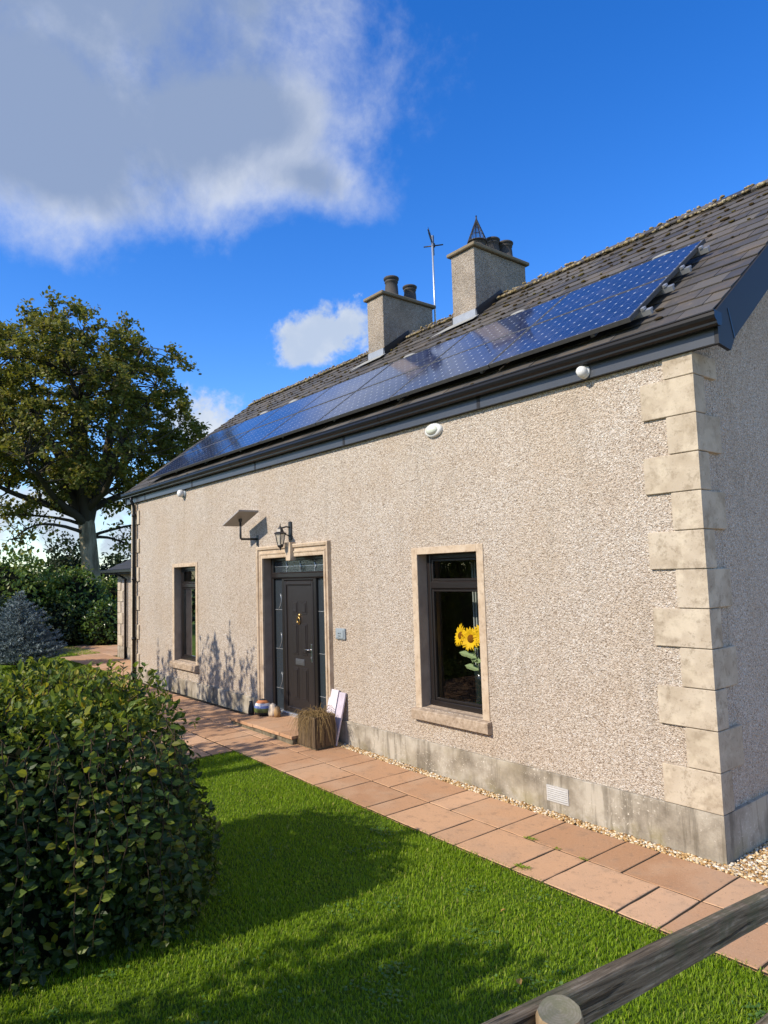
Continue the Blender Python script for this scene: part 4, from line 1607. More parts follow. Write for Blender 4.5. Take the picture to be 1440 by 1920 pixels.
# dome camera on the fascia
dx_, dz_ = -.955, 4.045
dc = thing('dome_camera', (dx_, -.066, dz_), 'white dome security camera on the fascia near the cream quoins', 'camera')
MB().lathe([(.001, -.022), (.055, -.022), (.062, -.012), (.062, 0)], (dx_, -.066, dz_), 20, 'Y').build('base', MT['white_plastic'], dc)
MB().lathe([(.001, -.088), (.022, -.085), (.042, -.070), (.053, -.045), (.053, -.02)], (dx_, -.066, dz_), 20, 'Y').build('dome', MT['white_plastic'], dc)
MB().lathe([(.001, -.010), (.016, -.008), (.020, 0)], (dx_ - .026, -.130, dz_ - .012), 12, 'Y').build('lens', MT['black_plastic'], dc)
# grey socket plate right of the door
qx0, qx1, qz0, qz1 = -5.075, -4.865, 1.415, 1.560
sp_ = thing('outdoor_socket', ((qx0 + qx1) / 2, 0, qz0), 'grey weatherproof outdoor socket on the wall just right of the front door', 'socket')
MB().box(qx0, qx1, -.030, .002, qz0, qz1, .006).build('box', MT['grey_plastic'], sp_)
MB().box(qx0 + .022, qx1 - .022, -.040, -.028, qz0 + .018, qz1 - .018, .005).build('cover', MT['grey_plastic'], sp_)
for dxx in (.085, .125):
    MB().box(qx0 + dxx - .008, qx0 + dxx + .008, -.0425, -.039, qz0 + .070, qz0 + .088, .001).build('slot', MT['black_plastic'], sp_)
MB().box(qx0 + .075, qx0 + .135, -.0422, -.039, qz0 + .042, qz0 + .050, .001).build('mark', MT['black_plastic'], sp_)

# television aerial strapped to the farther chimney
mx, my = -7.10, 3.97
ae = thing('television_aerial', (mx, my, 6.5), 'television aerial on a thin steel mast behind the farther chimney', 'aerial')
m = MB()
m.tube([(mx, my, 6.35), (mx - .01, my, 9.02)], .019, 8)
m.build('mast', MT['pale_metal'], ae)
m = MB()
for z in (6.75, 7.05):
    m.box(mx - .03, mx + .03, 3.82, my + .03, z - .012, z + .012, .003)
    m.tube([(mx + .05, my - .03, z), (mx + .05, my + .04, z)], .008, 6)
m.build('bracket', MT['black_iron'], ae)
m = MB()
bd = Vector((.62, -.78, 0)).normalized()      # boom direction
sd = Vector((-bd.y, bd.x, 0))
top = Vector((mx - .01, my, 8.88))
m.tube([top - bd * .22, top + bd * .55], .012, 6)
m.build('boom', MT['black_iron'], ae)
m = MB()
for k in range(9):
    c0 = top + bd * (.50 - k * .075)
    hl = .075 + k * .004
    m.tube([c0 - Vector((0, 0, hl)), c0 + Vector((0, 0, hl))], .004, 4)
m.build('director', MT['black_iron'], ae)
m = MB()
c0 = top - bd * .16
m.tube([c0 - sd * .20, c0 + sd * .20], .014, 5)
m.tube([c0 + Vector((0, 0, -.20)), c0 + Vector((0, 0, .22))], .014, 5)
m.box(c0.x - .025, c0.x + .025, c0.y - .025, c0.y + .025, c0.z - .03, c0.z + .05)
m.build('reflector', MT['black_iron'], ae)

# ------------------------------------------------------------------ things behind the glass
# vase with sunflowers in the right window
vx, vy, vz = -2.80, .36, WR[2] + .01
MB().box(WR[0] - .05, WR[1] + .05, .21, .56, WR[2] - .03, WR[2] + .005).build('window_board', MT['inside_wall'], house)
MB().box(WL[0] - .05, WL[1] + .05, .21, .52, WL[2] - .03, WL[2] + .005).build('window_board', MT['inside_wall'], house)
va = thing('vase', (vx, vy, vz), 'tall dark vase standing inside the window to the right of the door', 'vase')
MB().lathe([(.001, 0), (.06, 0), (.065, .05), (.070, .30), (.078, .42), (.070, .42), (.062, .30), (.055, .06), (.001, .05)], (vx, vy, vz), 18).build('vase_body', MT['vase_glass'], va)


def sunflower(px, pz, py, face, r, label):
    head = Vector((px, py, pz))
    t_ = thing('sunflower', (vx, vy, vz + .3), label, 'flower', 'sunflowers in the vase')
    m = MB()
    base = Vector((vx + (px - vx) * .12, vy, vz + .32))
    m.tube([base, base.lerp(head, .5) + Vector((0, 0, .02)), head], [.007, .0065, .006], 7)
    m.build('stem', MT['stem_green'], t_)
    fv_ = Vector(face).normalized()
    a_ = fv_.orthogonal().normalized()
    b_ = fv_.cross(a_)
    m = MB()
    q = random.Random(int(abs(px) * 1000))
    for ring, (n_, rr_, tl) in enumerate(((20, r, .25), (17, r * .85, .55))):
        for k in range(n_):
            th = 2 * math.pi * (k + .5 * ring) / n_ + q.uniform(-.08, .08)
            d_ = a_ * math.cos(th) + b_ * math.sin(th)
            s_v = fv_.cross(d_)
            ln = rr_ * q.uniform(.85, 1.1)
            p0 = head + d_ * r * .3
            pm = head + d_ * (r * .3 + ln * .4) + fv_ * ln * tl * .30
            p1 = head + d_ * (r * .3 + ln * .8) + fv_ * ln * tl * q.uniform(.2, .6)
            wd = r * .17
            m.add([p0 - s_v * wd * .5, p0 + s_v * wd * .5, pm + s_v * wd, p1, pm - s_v * wd], [(0, 1, 2, 3, 4)])
    m.build('petals', MT['petal'], t_)
    m = MB()
    pts = []
    vs, fs = [], []
    for i, (r_, h) in enumerate(((r * .36, -.012), (r * .36, .006), (r * .25, .02), (.001, .024))):
        for k in range(14):
            th = 2 * math.pi * k / 14
            vs.append(head + (a_ * math.cos(th) + b_ * math.sin(th)) * r_ + fv_ * h)
    for i in range(3):
        for k in range(14):
            fs.append((i * 14 + k, i * 14 + (k + 1) % 14, (i + 1) * 14 + (k + 1) % 14, (i + 1) * 14 + k))
    m.add(vs, fs, True).build('flower_head', MT['flower_head'], t_)
    # leaves on the stem
    lp, ld, ln_, ls = [], [], [], []
    for k, fr_ in enumerate((.22, .36, .52, .66)):
        p0 = base.lerp(head, fr_)
        sgn = -1 if (k + int(px * 100)) % 2 else 1
        lp.append(p0)
        ld.append((sgn * .75, -.45, .35))
        ln_.append((0, -.5, .8))
        ls.append(.13)
    lm = leaf_mesh('stem_leaf', np.array([tuple(p - ORG[t_.name]) for p in lp]), np.array(ld), np.array(ln_), np.array(ls), MT['stem_green'], LEAF * np.array([1.3, 1, 1]))
    link('stem_leaf', lm, t_)


sunflower(-3.01, vz + .80, .27, (-.35, -.9, .25), .125, 'leftmost sunflower of the bunch in the window')
sunflower(-2.83, vz + .775, .25, (.15, -1, .1), .13, 'middle sunflower facing out of the window')
sunflower(-2.68, vz + .84, .29, (.3, -.7, .5), .12, 'upright sunflower at the right of the bunch in the window')
MB().box(-2.60, -2.47, .26, .42, vz - .004, vz + .13, .003).build('card_box', MT['box_card'])
tag(bpy.data.objects['card_box'], 'small brown box beside the vase inside the window', 'box')
m = MB()
for k in range(9):
    xx = -3.12 + k * .022
    m.box(xx, xx + .016, .60 + .02 * (k % 2), .62 + .02 * (k % 2), .3, 2.6)
m.build('curtain', MT['curtain_grey'])
tag(bpy.data.objects['curtain'], 'pale grey curtain edge behind the glass of the window with flowers', 'curtain')
m = MB()
for k in range(7):
    xx = -2.92 + k * .022
    m.box(xx, xx + .016, .66 + .02 * (k % 2), .68 + .02 * (k % 2), .3, 2.6)
o = m.build('curtain', MT['curtain_red'])
tag(o, 'dark red curtain edge behind the glass of the window with flowers', 'curtain')
m = MB()
for k in range(16):
    xx = -10.55 + k * .03
    m.box(xx, xx + .022, .50 + .02 * (k % 2), .52 + .02 * (k % 2), .25, 2.6)
o = m.build('curtain', MT['curtain_grey'])
tag(o, 'grey curtain behind the glass of the far left window', 'curtain')
ux, uy, uz = -9.84, .30, WL[2] + .008
mg_ = thing('mug', (ux, uy, uz), 'blue and white mug on the sill inside the far left window', 'mug')
MB().lathe([(.001, 0), (.075, 0), (.09, .06), (.085, .16), (.072, .20)], (ux, uy, uz), 18).build('mug_body', MT['mug_blue'], mg_)
MB().lathe([(.072, .20), (.078, .225), (.068, .228), (.066, .12), (.001, .10)], (ux, uy, uz), 18).build('mug_rim', MT['mug_white'], mg_)
m = MB()
for k in range(7):
    th = 2 * math.pi * k / 7
    m.hexa([Vector((ux + rr_ * math.cos(th + da), uy + rr_ * math.sin(th + da), uz + zz)) for zz in (.05, .15) for rr_, da in ((.086, -.12), (.092, -.12), (.092, .12), (.086, .12))])
m.build('mug_pattern', MT['mug_white'], mg_)
m = MB()
hxx, hyy = -9.80, .26
m.tube([(hxx, hyy, 2.06), (hxx, hyy, 1.62)], .004, 5)
for z_, a_ in ((1.98, .5), (1.90, -.4), (1.80, .6), (1.72, -.6), (1.64, .3)):
    m.tube([(hxx - .055, hyy, z_ - .05 * a_), (hxx + .055, hyy, z_ + .05 * a_)], .016, 6)
o = m.build('hanging_ornament', MT['ornament_wood'])
tag(o, 'string of wooden pieces hanging inside the far left window', 'ornament')

# ------------------------------------------------------------------ lower wing beyond the far corner
wing = thing('house_wing', (-15.4, 3.2, .1), 'low cream rendered wing with hipped slate roof beyond the far corner of the cottage', 'building')
wx0, wx1, wy0, wy1, wz = -17.8, -13.03, 1.25, 5.2, 2.56
MB().box(wx0, wx1, wy0, wy1, .05, wz, .004).build('wall', MT['pebbledash'], wing)
MB().box(wx0 - .025, wx1, wy0 - .025, wy1, -.1, .42).build('plinth', MT['plinth_render'], wing)
z = .425
k = 0
while z < wz - .05:
    a = .40 if k % 2 == 0 else .22
    b = .20 if k % 2 == 0 else .36
    MB().box(wx0 - .026, wx0 + a, wy0 - .026, wy0 + b, z, min(z + .305, wz - .02), .006).build('quoin', MT['quoin_stone'], wing)
    z += .3125
    k += 1
ov = .32
ze = 2.56
hgt = 1.25
ym = (wy0 + wy1) / 2
m = MB()
A_ = (wx0 - ov, wy0 - ov, ze)
B_ = (wx1, wy0 - ov, ze)
C__ = (wx1, wy1 + ov, ze)
D_ = (wx0 - ov, wy1 + ov, ze)
E_ = (wx0 + 1.9, ym, ze + hgt)
F_ = (wx1, ym, ze + hgt)
m.add([A_, B_, C__, D_, E_, F_], [(0, 1, 5, 4), (2, 3, 4, 5), (3, 0, 4), (0, 3, 2, 1), (1, 2, 5)])
wr = m.build('roof', MT['dark_slate'], wing)
m = MB()
# slate courses as raised strips
for i in range(1, 9):
    f0 = i / 9
    ya, za = wy0 - ov + (ym - wy0 + ov) * f0, ze + hgt * f0
    xa = wx0 - ov + (1.9 + ov) * f0
    m.hexa([(xa, ya - .01, za), (wx1, ya - .01, za), (wx1, ya + .1, za + .05), (xa, ya + .1, za + .05), (xa, ya - .01, za + .014), (wx1, ya - .01, za + .014), (wx1, ya + .1, za + .056), (xa, ya + .1, za + .056)])
m.build('slate_course', MT['dark_slate'], wr)
MB().box(wx0 - ov - .09, wx1, wy0 - ov - .09, wy0 - ov, ze - .085, ze + .02, .02).build('gutter', MT['black_plastic'], wing)
MB().box(wx0 - ov - .091, wx0 - ov - .001, wy0 - ov, wy1 + ov, ze - .085, ze + .02, .02).build('gutter', MT['black_plastic'], wing)
MB().box(wx0 - ov + .01, wx1, wy0 - ov + .01, wy0, ze - .12, ze - .004).build('soffit', MT['anthracite_upvc'], wing)
m = MB()
m.tube([(wx0 + .75, wy0 - ov - .05, ze - .07), (wx0 + .75, wy0 - .06, ze - .25), (wx0 + .75, wy0 - .06, .1)], .036, 10)
m.build('rain_pipe', MT['black_plastic'], wing)

# ------------------------------------------------------------------ gravel strips
def gravel(name, x0_, x1_, y0_, y1_, n, label=None):
    X = rng.uniform(x0_, x1_, n)
    Y = rng.uniform(y0_, y1_, n)
    rr_ = rng.uniform(.006, .014, n)
    cen_ = np.stack([X, Y, gzn(X) + rr_ * .5 + rng.uniform(-.002, .008, n)], -1)
    rad_ = np.stack([rr_ * rng.uniform(.8, 1.6, n), rr_ * rng.uniform(.8, 1.3, n), rr_ * rng.uniform(.5, .9, n)], -1)
    ang = rng.uniform(0, 6.28, n)
    ca, sa = np.cos(ang), np.sin(ang)
    ax_ = np.zeros((n, 3, 3))
    ax_[:, 0, 0], ax_[:, 0, 1], ax_[:, 1, 0], ax_[:, 1, 1], ax_[:, 2, 2] = ca, sa, -sa, ca, 1
    V_, F_ = lumps(cen_, rad_, ax_, .12)
    o_ = link(name, fast_mesh(name, V_, F_, MT['pebbles'], True))
    tag(o_, label, 'gravel', None, 'stuff')


gravel('gravel', -7.1, .05, -.150, -.032, 5200, 'strip of golden gravel between the paving and the front wall')
gravel('gravel', .032, .40, -.150, 2.4, 5200, 'golden gravel bed along the foot of the gable wall')

# ------------------------------------------------------------------ lawn
def lawn():
    bl = []
    def region(x0_, x1_, y0_, y1_, dens):
        n = int((x1_ - x0_) * (y1_ - y0_) * dens)
        return np.stack([rng.uniform(x0_, x1_, n), rng.uniform(y0_, y1_, n)], -1)
    P = np.concatenate([region(-2.4, 2.6, -5.0, -1.235, 9500), region(-5.62, -2.4, -3.6, -1.235, 6500)])
    # leave the hedge foot and the strip nearest the lens thinner
    hid = (P[:, 0] < -1.9) & (P[:, 1] < -3.35)
    P = P[~hid]
    d_ = np.hypot(P[:, 0] - CAM.x, P[:, 1] - CAM.y)
    # only what the lens can see, with a margin
    ang = np.arctan2(-(P[:, 0] - CAM.x), P[:, 1] - CAM.y)
    P = P[(ang > YAW - .75) & (ang < YAW + .75)]
    # ragged edge along the paving
    edge = -1.252 + .018 * np.sin(P[:, 0] * 9) + .012 * np.sin(P[:, 0] * 31 + 1)
    P = P[P[:, 1] < edge + .022]
    # tufts: pull some blades together
    n = len(P)
    tuft = rng.uniform(0, 1, n) < .35
    cellc = np.floor(P / .045) * .045 + .0225 + (np.sin(np.floor(P / .045) * 12.9898) * .02)
    P = np.where(tuft[:, None], P * .45 + cellc * .55, P)
    patch = .5 + .5 * np.sin(P[:, 0] * 3.1 + 1.3 * np.sin(P[:, 1] * 2.2)) * np.sin(P[:, 1] * 3.7 + .8)
    h = rng.uniform(.013, .031, n) * (.75 + .5 * patch)
    h = np.where(rng.uniform(0, 1, n) < .04, h * 1.5, h)
    a = rng.uniform(0, 2 * math.pi, n)
    lean = rng.uniform(.1, .95, n) * h
    wd = rng.uniform(.0016, .0032, n)
    wd = np.where(rng.uniform(0, 1, n) < .03, wd * 2.2, wd)
    sx_, sy_ = -np.sin(a) * wd, np.cos(a) * wd
    dx_, dy_ = np.cos(a), np.sin(a)
    z0_ = gzn(P[:, 0]) - .012
    V = np.zeros((n, 6, 3))
    for k, (f, wf, zf) in enumerate(((0, 1, 0), (.35, .9, .6), (1.0, .12, 1.0))):
        for s_, sg in ((0, -1), (1, 1)):
            V[:, 2 * k + s_, 0] = P[:, 0] + dx_ * lean * f + sg * sx_ * wf
            V[:, 2 * k + s_, 1] = P[:, 1] + dy_ * lean * f + sg * sy_ * wf
            V[:, 2 * k + s_, 2] = z0_ + h * zf
    F = (np.arange(n)[:, None, None] * 6 + np.array([(0, 1, 3, 2), (2, 3, 5, 4)])[None]).reshape(-1, 4)
    o_ = link('lawn_grass', fast_mesh('lawn_grass', V.reshape(-1, 3), F, MT['grass_blade']))
    tag(o_, 'short mown lawn between the paving and the foreground hedge', 'grass', None, 'stuff')
    # far strip of lawn by the spruce
    n = 60000
    X = rng.uniform(-24, -13.6, n)
    Y = rng.uniform(-2.5, 2.4, n)
    ok = ~((Y > -.03) & (Y < 1.25) & (X > -19.2)) & ~((Y > 1.2) & (X > -22.8) & (Y < 2.5)) & ~((Y > -1.27) & (Y < 0) & (X > -13.7))
    X, Y = X[ok], Y[ok]
    n = len(X)
    a = rng.uniform(0, 6.28, n)
    V = np.zeros((n, 4, 3))
    wd, h = .006, rng.uniform(.03, .06, n)
    for k, (sg, zf) in enumerate(((-1, 0), (1, 0), (.3, 1), (-.3, 1))):
        V[:, k, 0] = X - np.sin(a) * wd * sg + np.cos(a) * h * .5 * zf
        V[:, k, 1] = Y + np.cos(a) * wd * sg + np.sin(a) * h * .5 * zf
        V[:, k, 2] = .088 + h * zf
    F = np.arange(n * 4).reshape(-1, 4)
    o_ = link('far_lawn_grass', fast_mesh('far_lawn_grass', V.reshape(-1, 3), F, MT['grass_blade']))
    tag(o_, 'shaded lawn beside the blue spruce and the far path', 'grass', None, 'stuff')


lawn()


def clover():
    # low round-leaved weeds scattered in patches through the lawn
    c_ = rng.uniform([-2.6, -4.6], [2.2, -1.4], (46, 2))
    P = np.concatenate([q + rng.normal(0, rng.uniform(.03, .10), (rng.integers(20, 70), 2)) for q in c_])
    P = P[(P[:, 1] < -1.27) & ~((P[:, 0] < -1.7) & (P[:, 1] < -3.2))]
    n = len(P)
    pos = np.stack([P[:, 0], P[:, 1], gzn(P[:, 0]) + rng.uniform(.004, .016, n)], -1)
    a = rng.uniform(0, 6.28, n)
    d_ = np.stack([np.cos(a), np.sin(a), rng.uniform(-.1, .4, n)], -1)
    me = leaf_mesh('lawn_clover', pos, d_, np.tile([0, 0, 1.], (n, 1)) + rng.normal(0, .25, (n, 3)), rng.uniform(.010, .024, n), MT['clover_leaf'], LEAF * np.array([1.7, 1, 1]))
    tag(link('lawn_clover', me), 'patches of low clover growing in the mown lawn', 'clover', None, 'stuff')


clover()
lm_fall = fast_mesh('fallen_leaf', LEAF * np.array([1.2, 1, 2.2]), LEAF_F, MT['fallen_leaf'])
o = link('fallen_leaf', lm_fall, None, (.0, -2.36, .018), (R(12), R(-15), 1.1), [.05] * 3)
tag(o, 'small brown fallen leaf on the sunlit lawn near the fence rail', 'leaf')
o = link('fallen_leaf', lm_fall, None, (-.62, -1.78, .020), (R(-10), R(14), 2.6), [.04] * 3)
tag(o, 'tiny brown fallen leaf on the lawn close to the paving edge', 'leaf')


def tuft(x, y, r, n, label):
    a = rng.uniform(0, 6.28, n)
    d_ = rng.uniform(0, r, n)
    pos = np.stack([x + np.cos(a) * d_ * 1.6, y + np.sin(a) * d_ * .7, np.full(n, gz(x) + .012)], -1)
    dr_ = unit(np.stack([np.cos(a), np.sin(a), rng.uniform(.2, 1.0, n)], -1))
    me = leaf_mesh('weed_tuft', pos, dr_, np.tile([0, 0, 1.], (n, 1)) + rng.normal(0, .2, (n, 3)), rng.uniform(.012, .03, n), MT['grass_blade'], NARROW)
    tag(link('weed_tuft', me), label, 'weed', 'weeds in the paving joints')


tuft(-1.30, -.700, .035, 45, 'small weed in the middle paving joint in front of the air vent')
tuft(-1.02, -.700, .018, 22, 'tiny weed in the middle paving joint right of the larger weed')
tuft(-.98, -1.18, .045, 80, 'weed tuft at the lawn edge of the paving in front of the air vent')
tuft(-.76, -.72, .018, 22, 'sprig of weed at a slab corner nearest the gable end')
tuft(-13.45, .35, .10, 120, 'dark weed tuft at the foot of the far house corner')

# ------------------------------------------------------------------ timber fence near the camera
fen = thing('timber_fence', (1.7, -4.1, 0), 'weathered timber post and rail fence in the near right corner', 'fence')
FD = Vector((-.14, 1.36, -.235))


def rail_box(base, y0_, y1_, hgt_, th_):
    p_ = []
    for o_z in (-hgt_, 0):
        for (yy, xx) in ((y0_, -th_ / 2), (y0_, th_ / 2), (y1_, th_ / 2), (y1_, -th_ / 2)):
            f_ = (yy - base.y) / FD.y
            q_ = base + FD * f_
            p_.append((q_.x + xx, q_.y, q_.z + o_z))
    return p_


top_b = Vector((1.640, -4.17, 1.338))
m = MB()
n = 22
prev = None
ys_ = np.linspace(-6.6, -1.2, n)
vs, fs = [], []
for i, yy in enumerate(ys_):
    q_ = top_b + FD * ((yy - top_b.y) / FD.y)
    wv_ = .003 * math.sin(i * 1.7) + .002 * math.sin(i * 3.1)
    for dx_, dz_ in ((-.019, -.086), (.019, -.086), (.019, -.004), (.016, 0), (-.016, .001), (-.019, -.004)):
        vs.append((q_.x + dx_ + wv_, yy, q_.z + dz_ + wv_ * .6))
for i in range(n - 1):
    for k in range(6):
        fs.append((i * 6 + k, i * 6 + (k + 1) % 6, (i + 1) * 6 + (k + 1) % 6, (i + 1) * 6 + k))
fs += [tuple(range(6)), tuple((n - 1) * 6 + k for k in range(6))]
m.add(vs, fs)
m.build('rail', MT['fence_wood'], fen)
m = MB()
m.hexa(rail_box(top_b + Vector((0, 0, -.42)), -6.6, -1.2, .092, .038))
m.build('rail', MT['fence_wood'], fen)
for (px_, py_, zt) in ((1.71, -4.17, 1.360), (1.71 - .14 * 2.0 / 1.36, -2.17, .95), (1.71 + .2, -6.15, 1.83)):
    m = MB()
    rr_ = .050
    nn_ = 18
    vs, fs = [], []
    prof = [(1.02, -zt - .2), (1.0, -.3), (.98, -.012), (.90, -.002)]
    for fr_, h in prof:
        for k in range(nn_):
            a = 2 * math.pi * k / nn_
            r2 = rr_ * fr_ * (1 + .04 * math.sin(3 * a + 1) + .02 * math.sin(7 * a))
            vs.append((px_ + r2 * math.cos(a), py_ + r2 * math.sin(a), zt + h + (.006 * math.cos(a - 2) if h > -.1 else 0)))
    for i in range(3):
        for k in range(nn_):
            fs.append((i * nn_ + k, i * nn_ + (k + 1) % nn_, (i + 1) * nn_ + (k + 1) % nn_, (i + 1) * nn_ + k))
    m.add(vs, fs, True)
    po = m.build('post', MT['post_wood'], fen)
    m = MB()
    m.add(vs[-nn_:], [tuple(range(nn_))])
    m.build('post_top', MT['post_end_grain'], po)


# ------------------------------------------------------------------ vegetation
def wob(P, f=1.0, seed=0.0):
    """smooth pseudo noise in -1..1 from a few sines"""
    x, y, z = P[:, 0] * f, P[:, 1] * f, P[:, 2] * f
    return (np.sin(1.9 * x + 1.3 * y + seed) * np.sin(1.7 * z - 1.1 * x + 2 * seed) + np.sin(2.7 * y + 1.9 * z + 1.3 * seed) * np.sin(2.3 * x - .7 * z + seed) + .6 * np.sin(5.1 * x + 4.3 * y + 4.7 * z + seed)) / 2.2


# ---- clipped hedge with drooping shoots, left foreground
hedge = thing('garden_hedge', (-2.5, -5.0, 0), 'dense dark green leafy hedge with drooping shoots in the left foreground', 'hedge')
HX, HA, HZ, HY = -2.69, .90, 1.54, -3.22


def hedge_g(P):
    gx = np.abs(P[:, 0] - HX - .20 * np.clip(P[:, 1] + 4.1, -1.3, .2)) / HA
    gz_ = np.maximum(P[:, 2], 0) / HZ
    gy = np.maximum(P[:, 1] - HY + .85, 0) / .85
    return (gx ** 3.8 + gz_ ** 4.2 + gy ** 2.8)


def hedge_sample(n, y0_, y1_):
    out_p, out_n = [], []
    got = 0
    while got < n:
        P = np.stack([rng.uniform(HX - 1.1, HX + 1.15, 60000), rng.uniform(y0_, y1_, 60000), rng.uniform(0.02, HZ + .25, 60000)], -1)
        g = hedge_g(P)
        thr = 1.0 + .45 * wob(P, 2.2, .7) + .38 * wob(P, 6.0, 2.1) + .25 * wob(P, 13.0, 4.1)
        k = (g < thr) & (g > thr - .75)
        k &= rng.uniform(0, 1, len(P)) < np.clip((g - thr + .80) / .70, .12, 1)
        P = P[k]
        e_ = 1e-3
        G = np.stack([(hedge_g(P + np.eye(3)[i] * e_) - hedge_g(P)) / e_ for i in range(3)], -1)
        out_p.append(P)
        out_n.append(unit(G))
        got += len(P)
    return np.concatenate(out_p)[:n], np.concatenate(out_n)[:n]


hp, hn = hedge_sample(38000, -5.9, HY + .15)
hp2, hn2 = hedge_sample(5000, -9.0, -5.9)
hp, hn = np.concatenate([hp, hp2]), np.concatenate([hn, hn2])
nl = len(hp)
hsize = rng.uniform(.024, .074, nl) * rng.choice([.7, 1.0, 1.1], nl)
hsize[38000:] *= 1.6
side_ = rvec(nl)
hdir = unit(hn * .35 + side_ * .75 + np.array([0, 0, -.25]) + np.where(hp[:, 2:3] > 1.25, 1, 0) * np.array([0, 0, .75]))
hnor = unit(hn * .9 + rvec(nl) * .7 + np.array([0, 0, .35]))
young_lit = ((hp[:, 2] > 1.26 + .12 * rng.normal(size=nl)) & (rng.uniform(0, 1, nl) < .75)) | (rng.uniform(0, 1, nl) < .07)  # paler fresh leaves, massed on top to stand for sunlit foliage
# the 300 leaves that show largest become single pieces
to_cam = unit(np.array(CAM)[None] - hp)
face = np.abs((hnor * to_cam).sum(1))
dist = np.linalg.norm(hp - np.array(CAM), axis=1)
gg = hedge_g(hp)
score = hsize * face / dist * ((hn * to_cam).sum(1) > .1) * (gg > .9) * (hp[:, 1] > -4.75)
score[young_lit] *= .6
pick = np.argsort(-score)[:300]
mask = np.zeros(nl, bool)
mask[pick] = True
horg = np.array(ORG[hedge.name])
for nm, sel, mt in (('foliage', ~mask & ~young_lit, 'hedge_leaf'), ('young_lit_foliage', ~mask & young_lit, 'hedge_young_lit_leaf')):
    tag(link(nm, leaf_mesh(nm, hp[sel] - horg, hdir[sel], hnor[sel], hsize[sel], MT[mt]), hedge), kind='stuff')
LM = {}
for mt in ('hedge_leaf', 'hedge_young_lit_leaf'):
    LM[mt] = fast_mesh('leaf', LEAF, LEAF_F, MT[mt])
for i in pick:
    d_ = Vector(hdir[i]).normalized()
    s_v = d_.cross(Vector(hnor[i])).normalized()
    n_v = s_v.cross(d_)
    sc = hsize[i] * 1.12
    Mx = Matrix((s_v * sc, d_ * sc, n_v * sc)).transposed().to_4x4()
    Mx.translation = Vector(hp[i] - horg)
    o = bpy.data.objects.new('leaf', LM['hedge_young_lit_leaf' if young_lit[i] else 'hedge_leaf'])
    col.objects.link(o)
    o.parent = hedge
    o.matrix_local = Mx
# solid dark blob standing for inner shade, added to block light
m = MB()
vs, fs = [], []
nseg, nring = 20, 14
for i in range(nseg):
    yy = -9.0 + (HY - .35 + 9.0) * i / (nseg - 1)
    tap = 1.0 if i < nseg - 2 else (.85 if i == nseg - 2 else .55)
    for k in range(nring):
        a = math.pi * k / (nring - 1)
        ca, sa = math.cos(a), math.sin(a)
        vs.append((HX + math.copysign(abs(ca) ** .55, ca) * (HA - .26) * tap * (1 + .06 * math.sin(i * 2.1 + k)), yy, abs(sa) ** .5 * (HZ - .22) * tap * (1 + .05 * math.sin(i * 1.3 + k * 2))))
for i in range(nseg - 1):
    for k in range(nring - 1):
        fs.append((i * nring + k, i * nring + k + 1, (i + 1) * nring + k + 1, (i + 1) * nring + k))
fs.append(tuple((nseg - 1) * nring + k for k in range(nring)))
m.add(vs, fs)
m.build('shade_core', MT['hedge_core'], hedge)
# drooping shoots on the near face and sprouts on the top
hs_ = random.Random(21)
stem = MB()
lp, ld, ln_, lsz, lyg = [], [], [], [], []
for i in range(90):
    yy = hs_.uniform(-5.3, HY - .30)
    zt = hs_.uniform(.85, 1.42)
    xx = HX + HA * (1 - .05 * (zt / HZ) ** 4) + hs_.uniform(-.05, .04)
    xx += .20 * max(-1.3, min(.2, yy + 4.1))
    if yy > HY - .5:
        xx -= (yy - HY + .5) * .6
    ln2 = hs_.uniform(.35, .95)
    sway = hs_.uniform(-.12, .12)
    pts = []
    for tt in np.linspace(0, 1, 7):
        pts.append(Vector((xx + .09 * math.sin(tt * 2.4) + .02 * math.sin(tt * 9 + i), yy + sway * tt + .015 * math.sin(tt * 11 + i), max(.05, zt - ln2 * (tt ** 1.25)))))
    stem.tube(pts, [.0045 * (1 - .6 * t_) for t_ in np.linspace(0, 1, 7)], 5, False)
    nn_ = int(ln2 / .05)
    for k in range(nn_):
        f_ = (k + .5) / nn_ * 6
        a_, b_ = pts[int(f_)], pts[min(6, int(f_) + 1)]
        p_ = a_.lerp(b_, f_ - int(f_))
        sg = 1 if k % 2 else -1
        lp.append(p_)
        ld.append((hs_.uniform(.1, .7), sg * hs_.uniform(.5, 1), hs_.uniform(-.5, .35)))
        ln_.append((hs_.uniform(.4, 1), hs_.uniform(-.4, .4), hs_.uniform(0, .8)))
        lsz.append(hs_.uniform(.045, .082))
        lyg.append(hs_.random() < .3)
for i in range(230):
    yy = hs_.uniform(-5.6, HY - .35)
    xx = HX + hs_.uniform(-.85, .80)
    zz = HZ * max(.2, (1 - min(.98, (abs(xx - HX) / HA) ** 4))) ** .2 - .05
    hh_ = hs_.uniform(.05, .19)
    lean_ = (hs_.uniform(-.1, .1), hs_.uniform(-.1, .1))
    pts = [Vector((xx + lean_[0] * t_, yy + lean_[1] * t_, zz + hh_ * t_)) for t_ in (0, .5, 1)]
    stem.tube(pts, [.004, .003, .002], 5, False)
    for k in range(int(hh_ / .028) + 2):
        p_ = pts[0].lerp(pts[2], min(1, (k + .5) * .028 / hh_))
        a = hs_.uniform(0, 6.28)
        lp.append(p_)
        ld.append((math.cos(a), math.sin(a), hs_.uniform(.3, 1.2)))
        ln_.append((-math.cos(a) * .4, -math.sin(a) * .4, 1))
        lsz.append(hs_.uniform(.035, .068))
        lyg.append(hs_.random() < .8)
stem.build('shoot', MT['twig'], hedge, kind='stuff')
lp, ld, ln_, lsz, lyg = np.array([tuple(p) for p in lp]), np.array(ld), np.array(ln_), np.array(lsz), np.array(lyg)
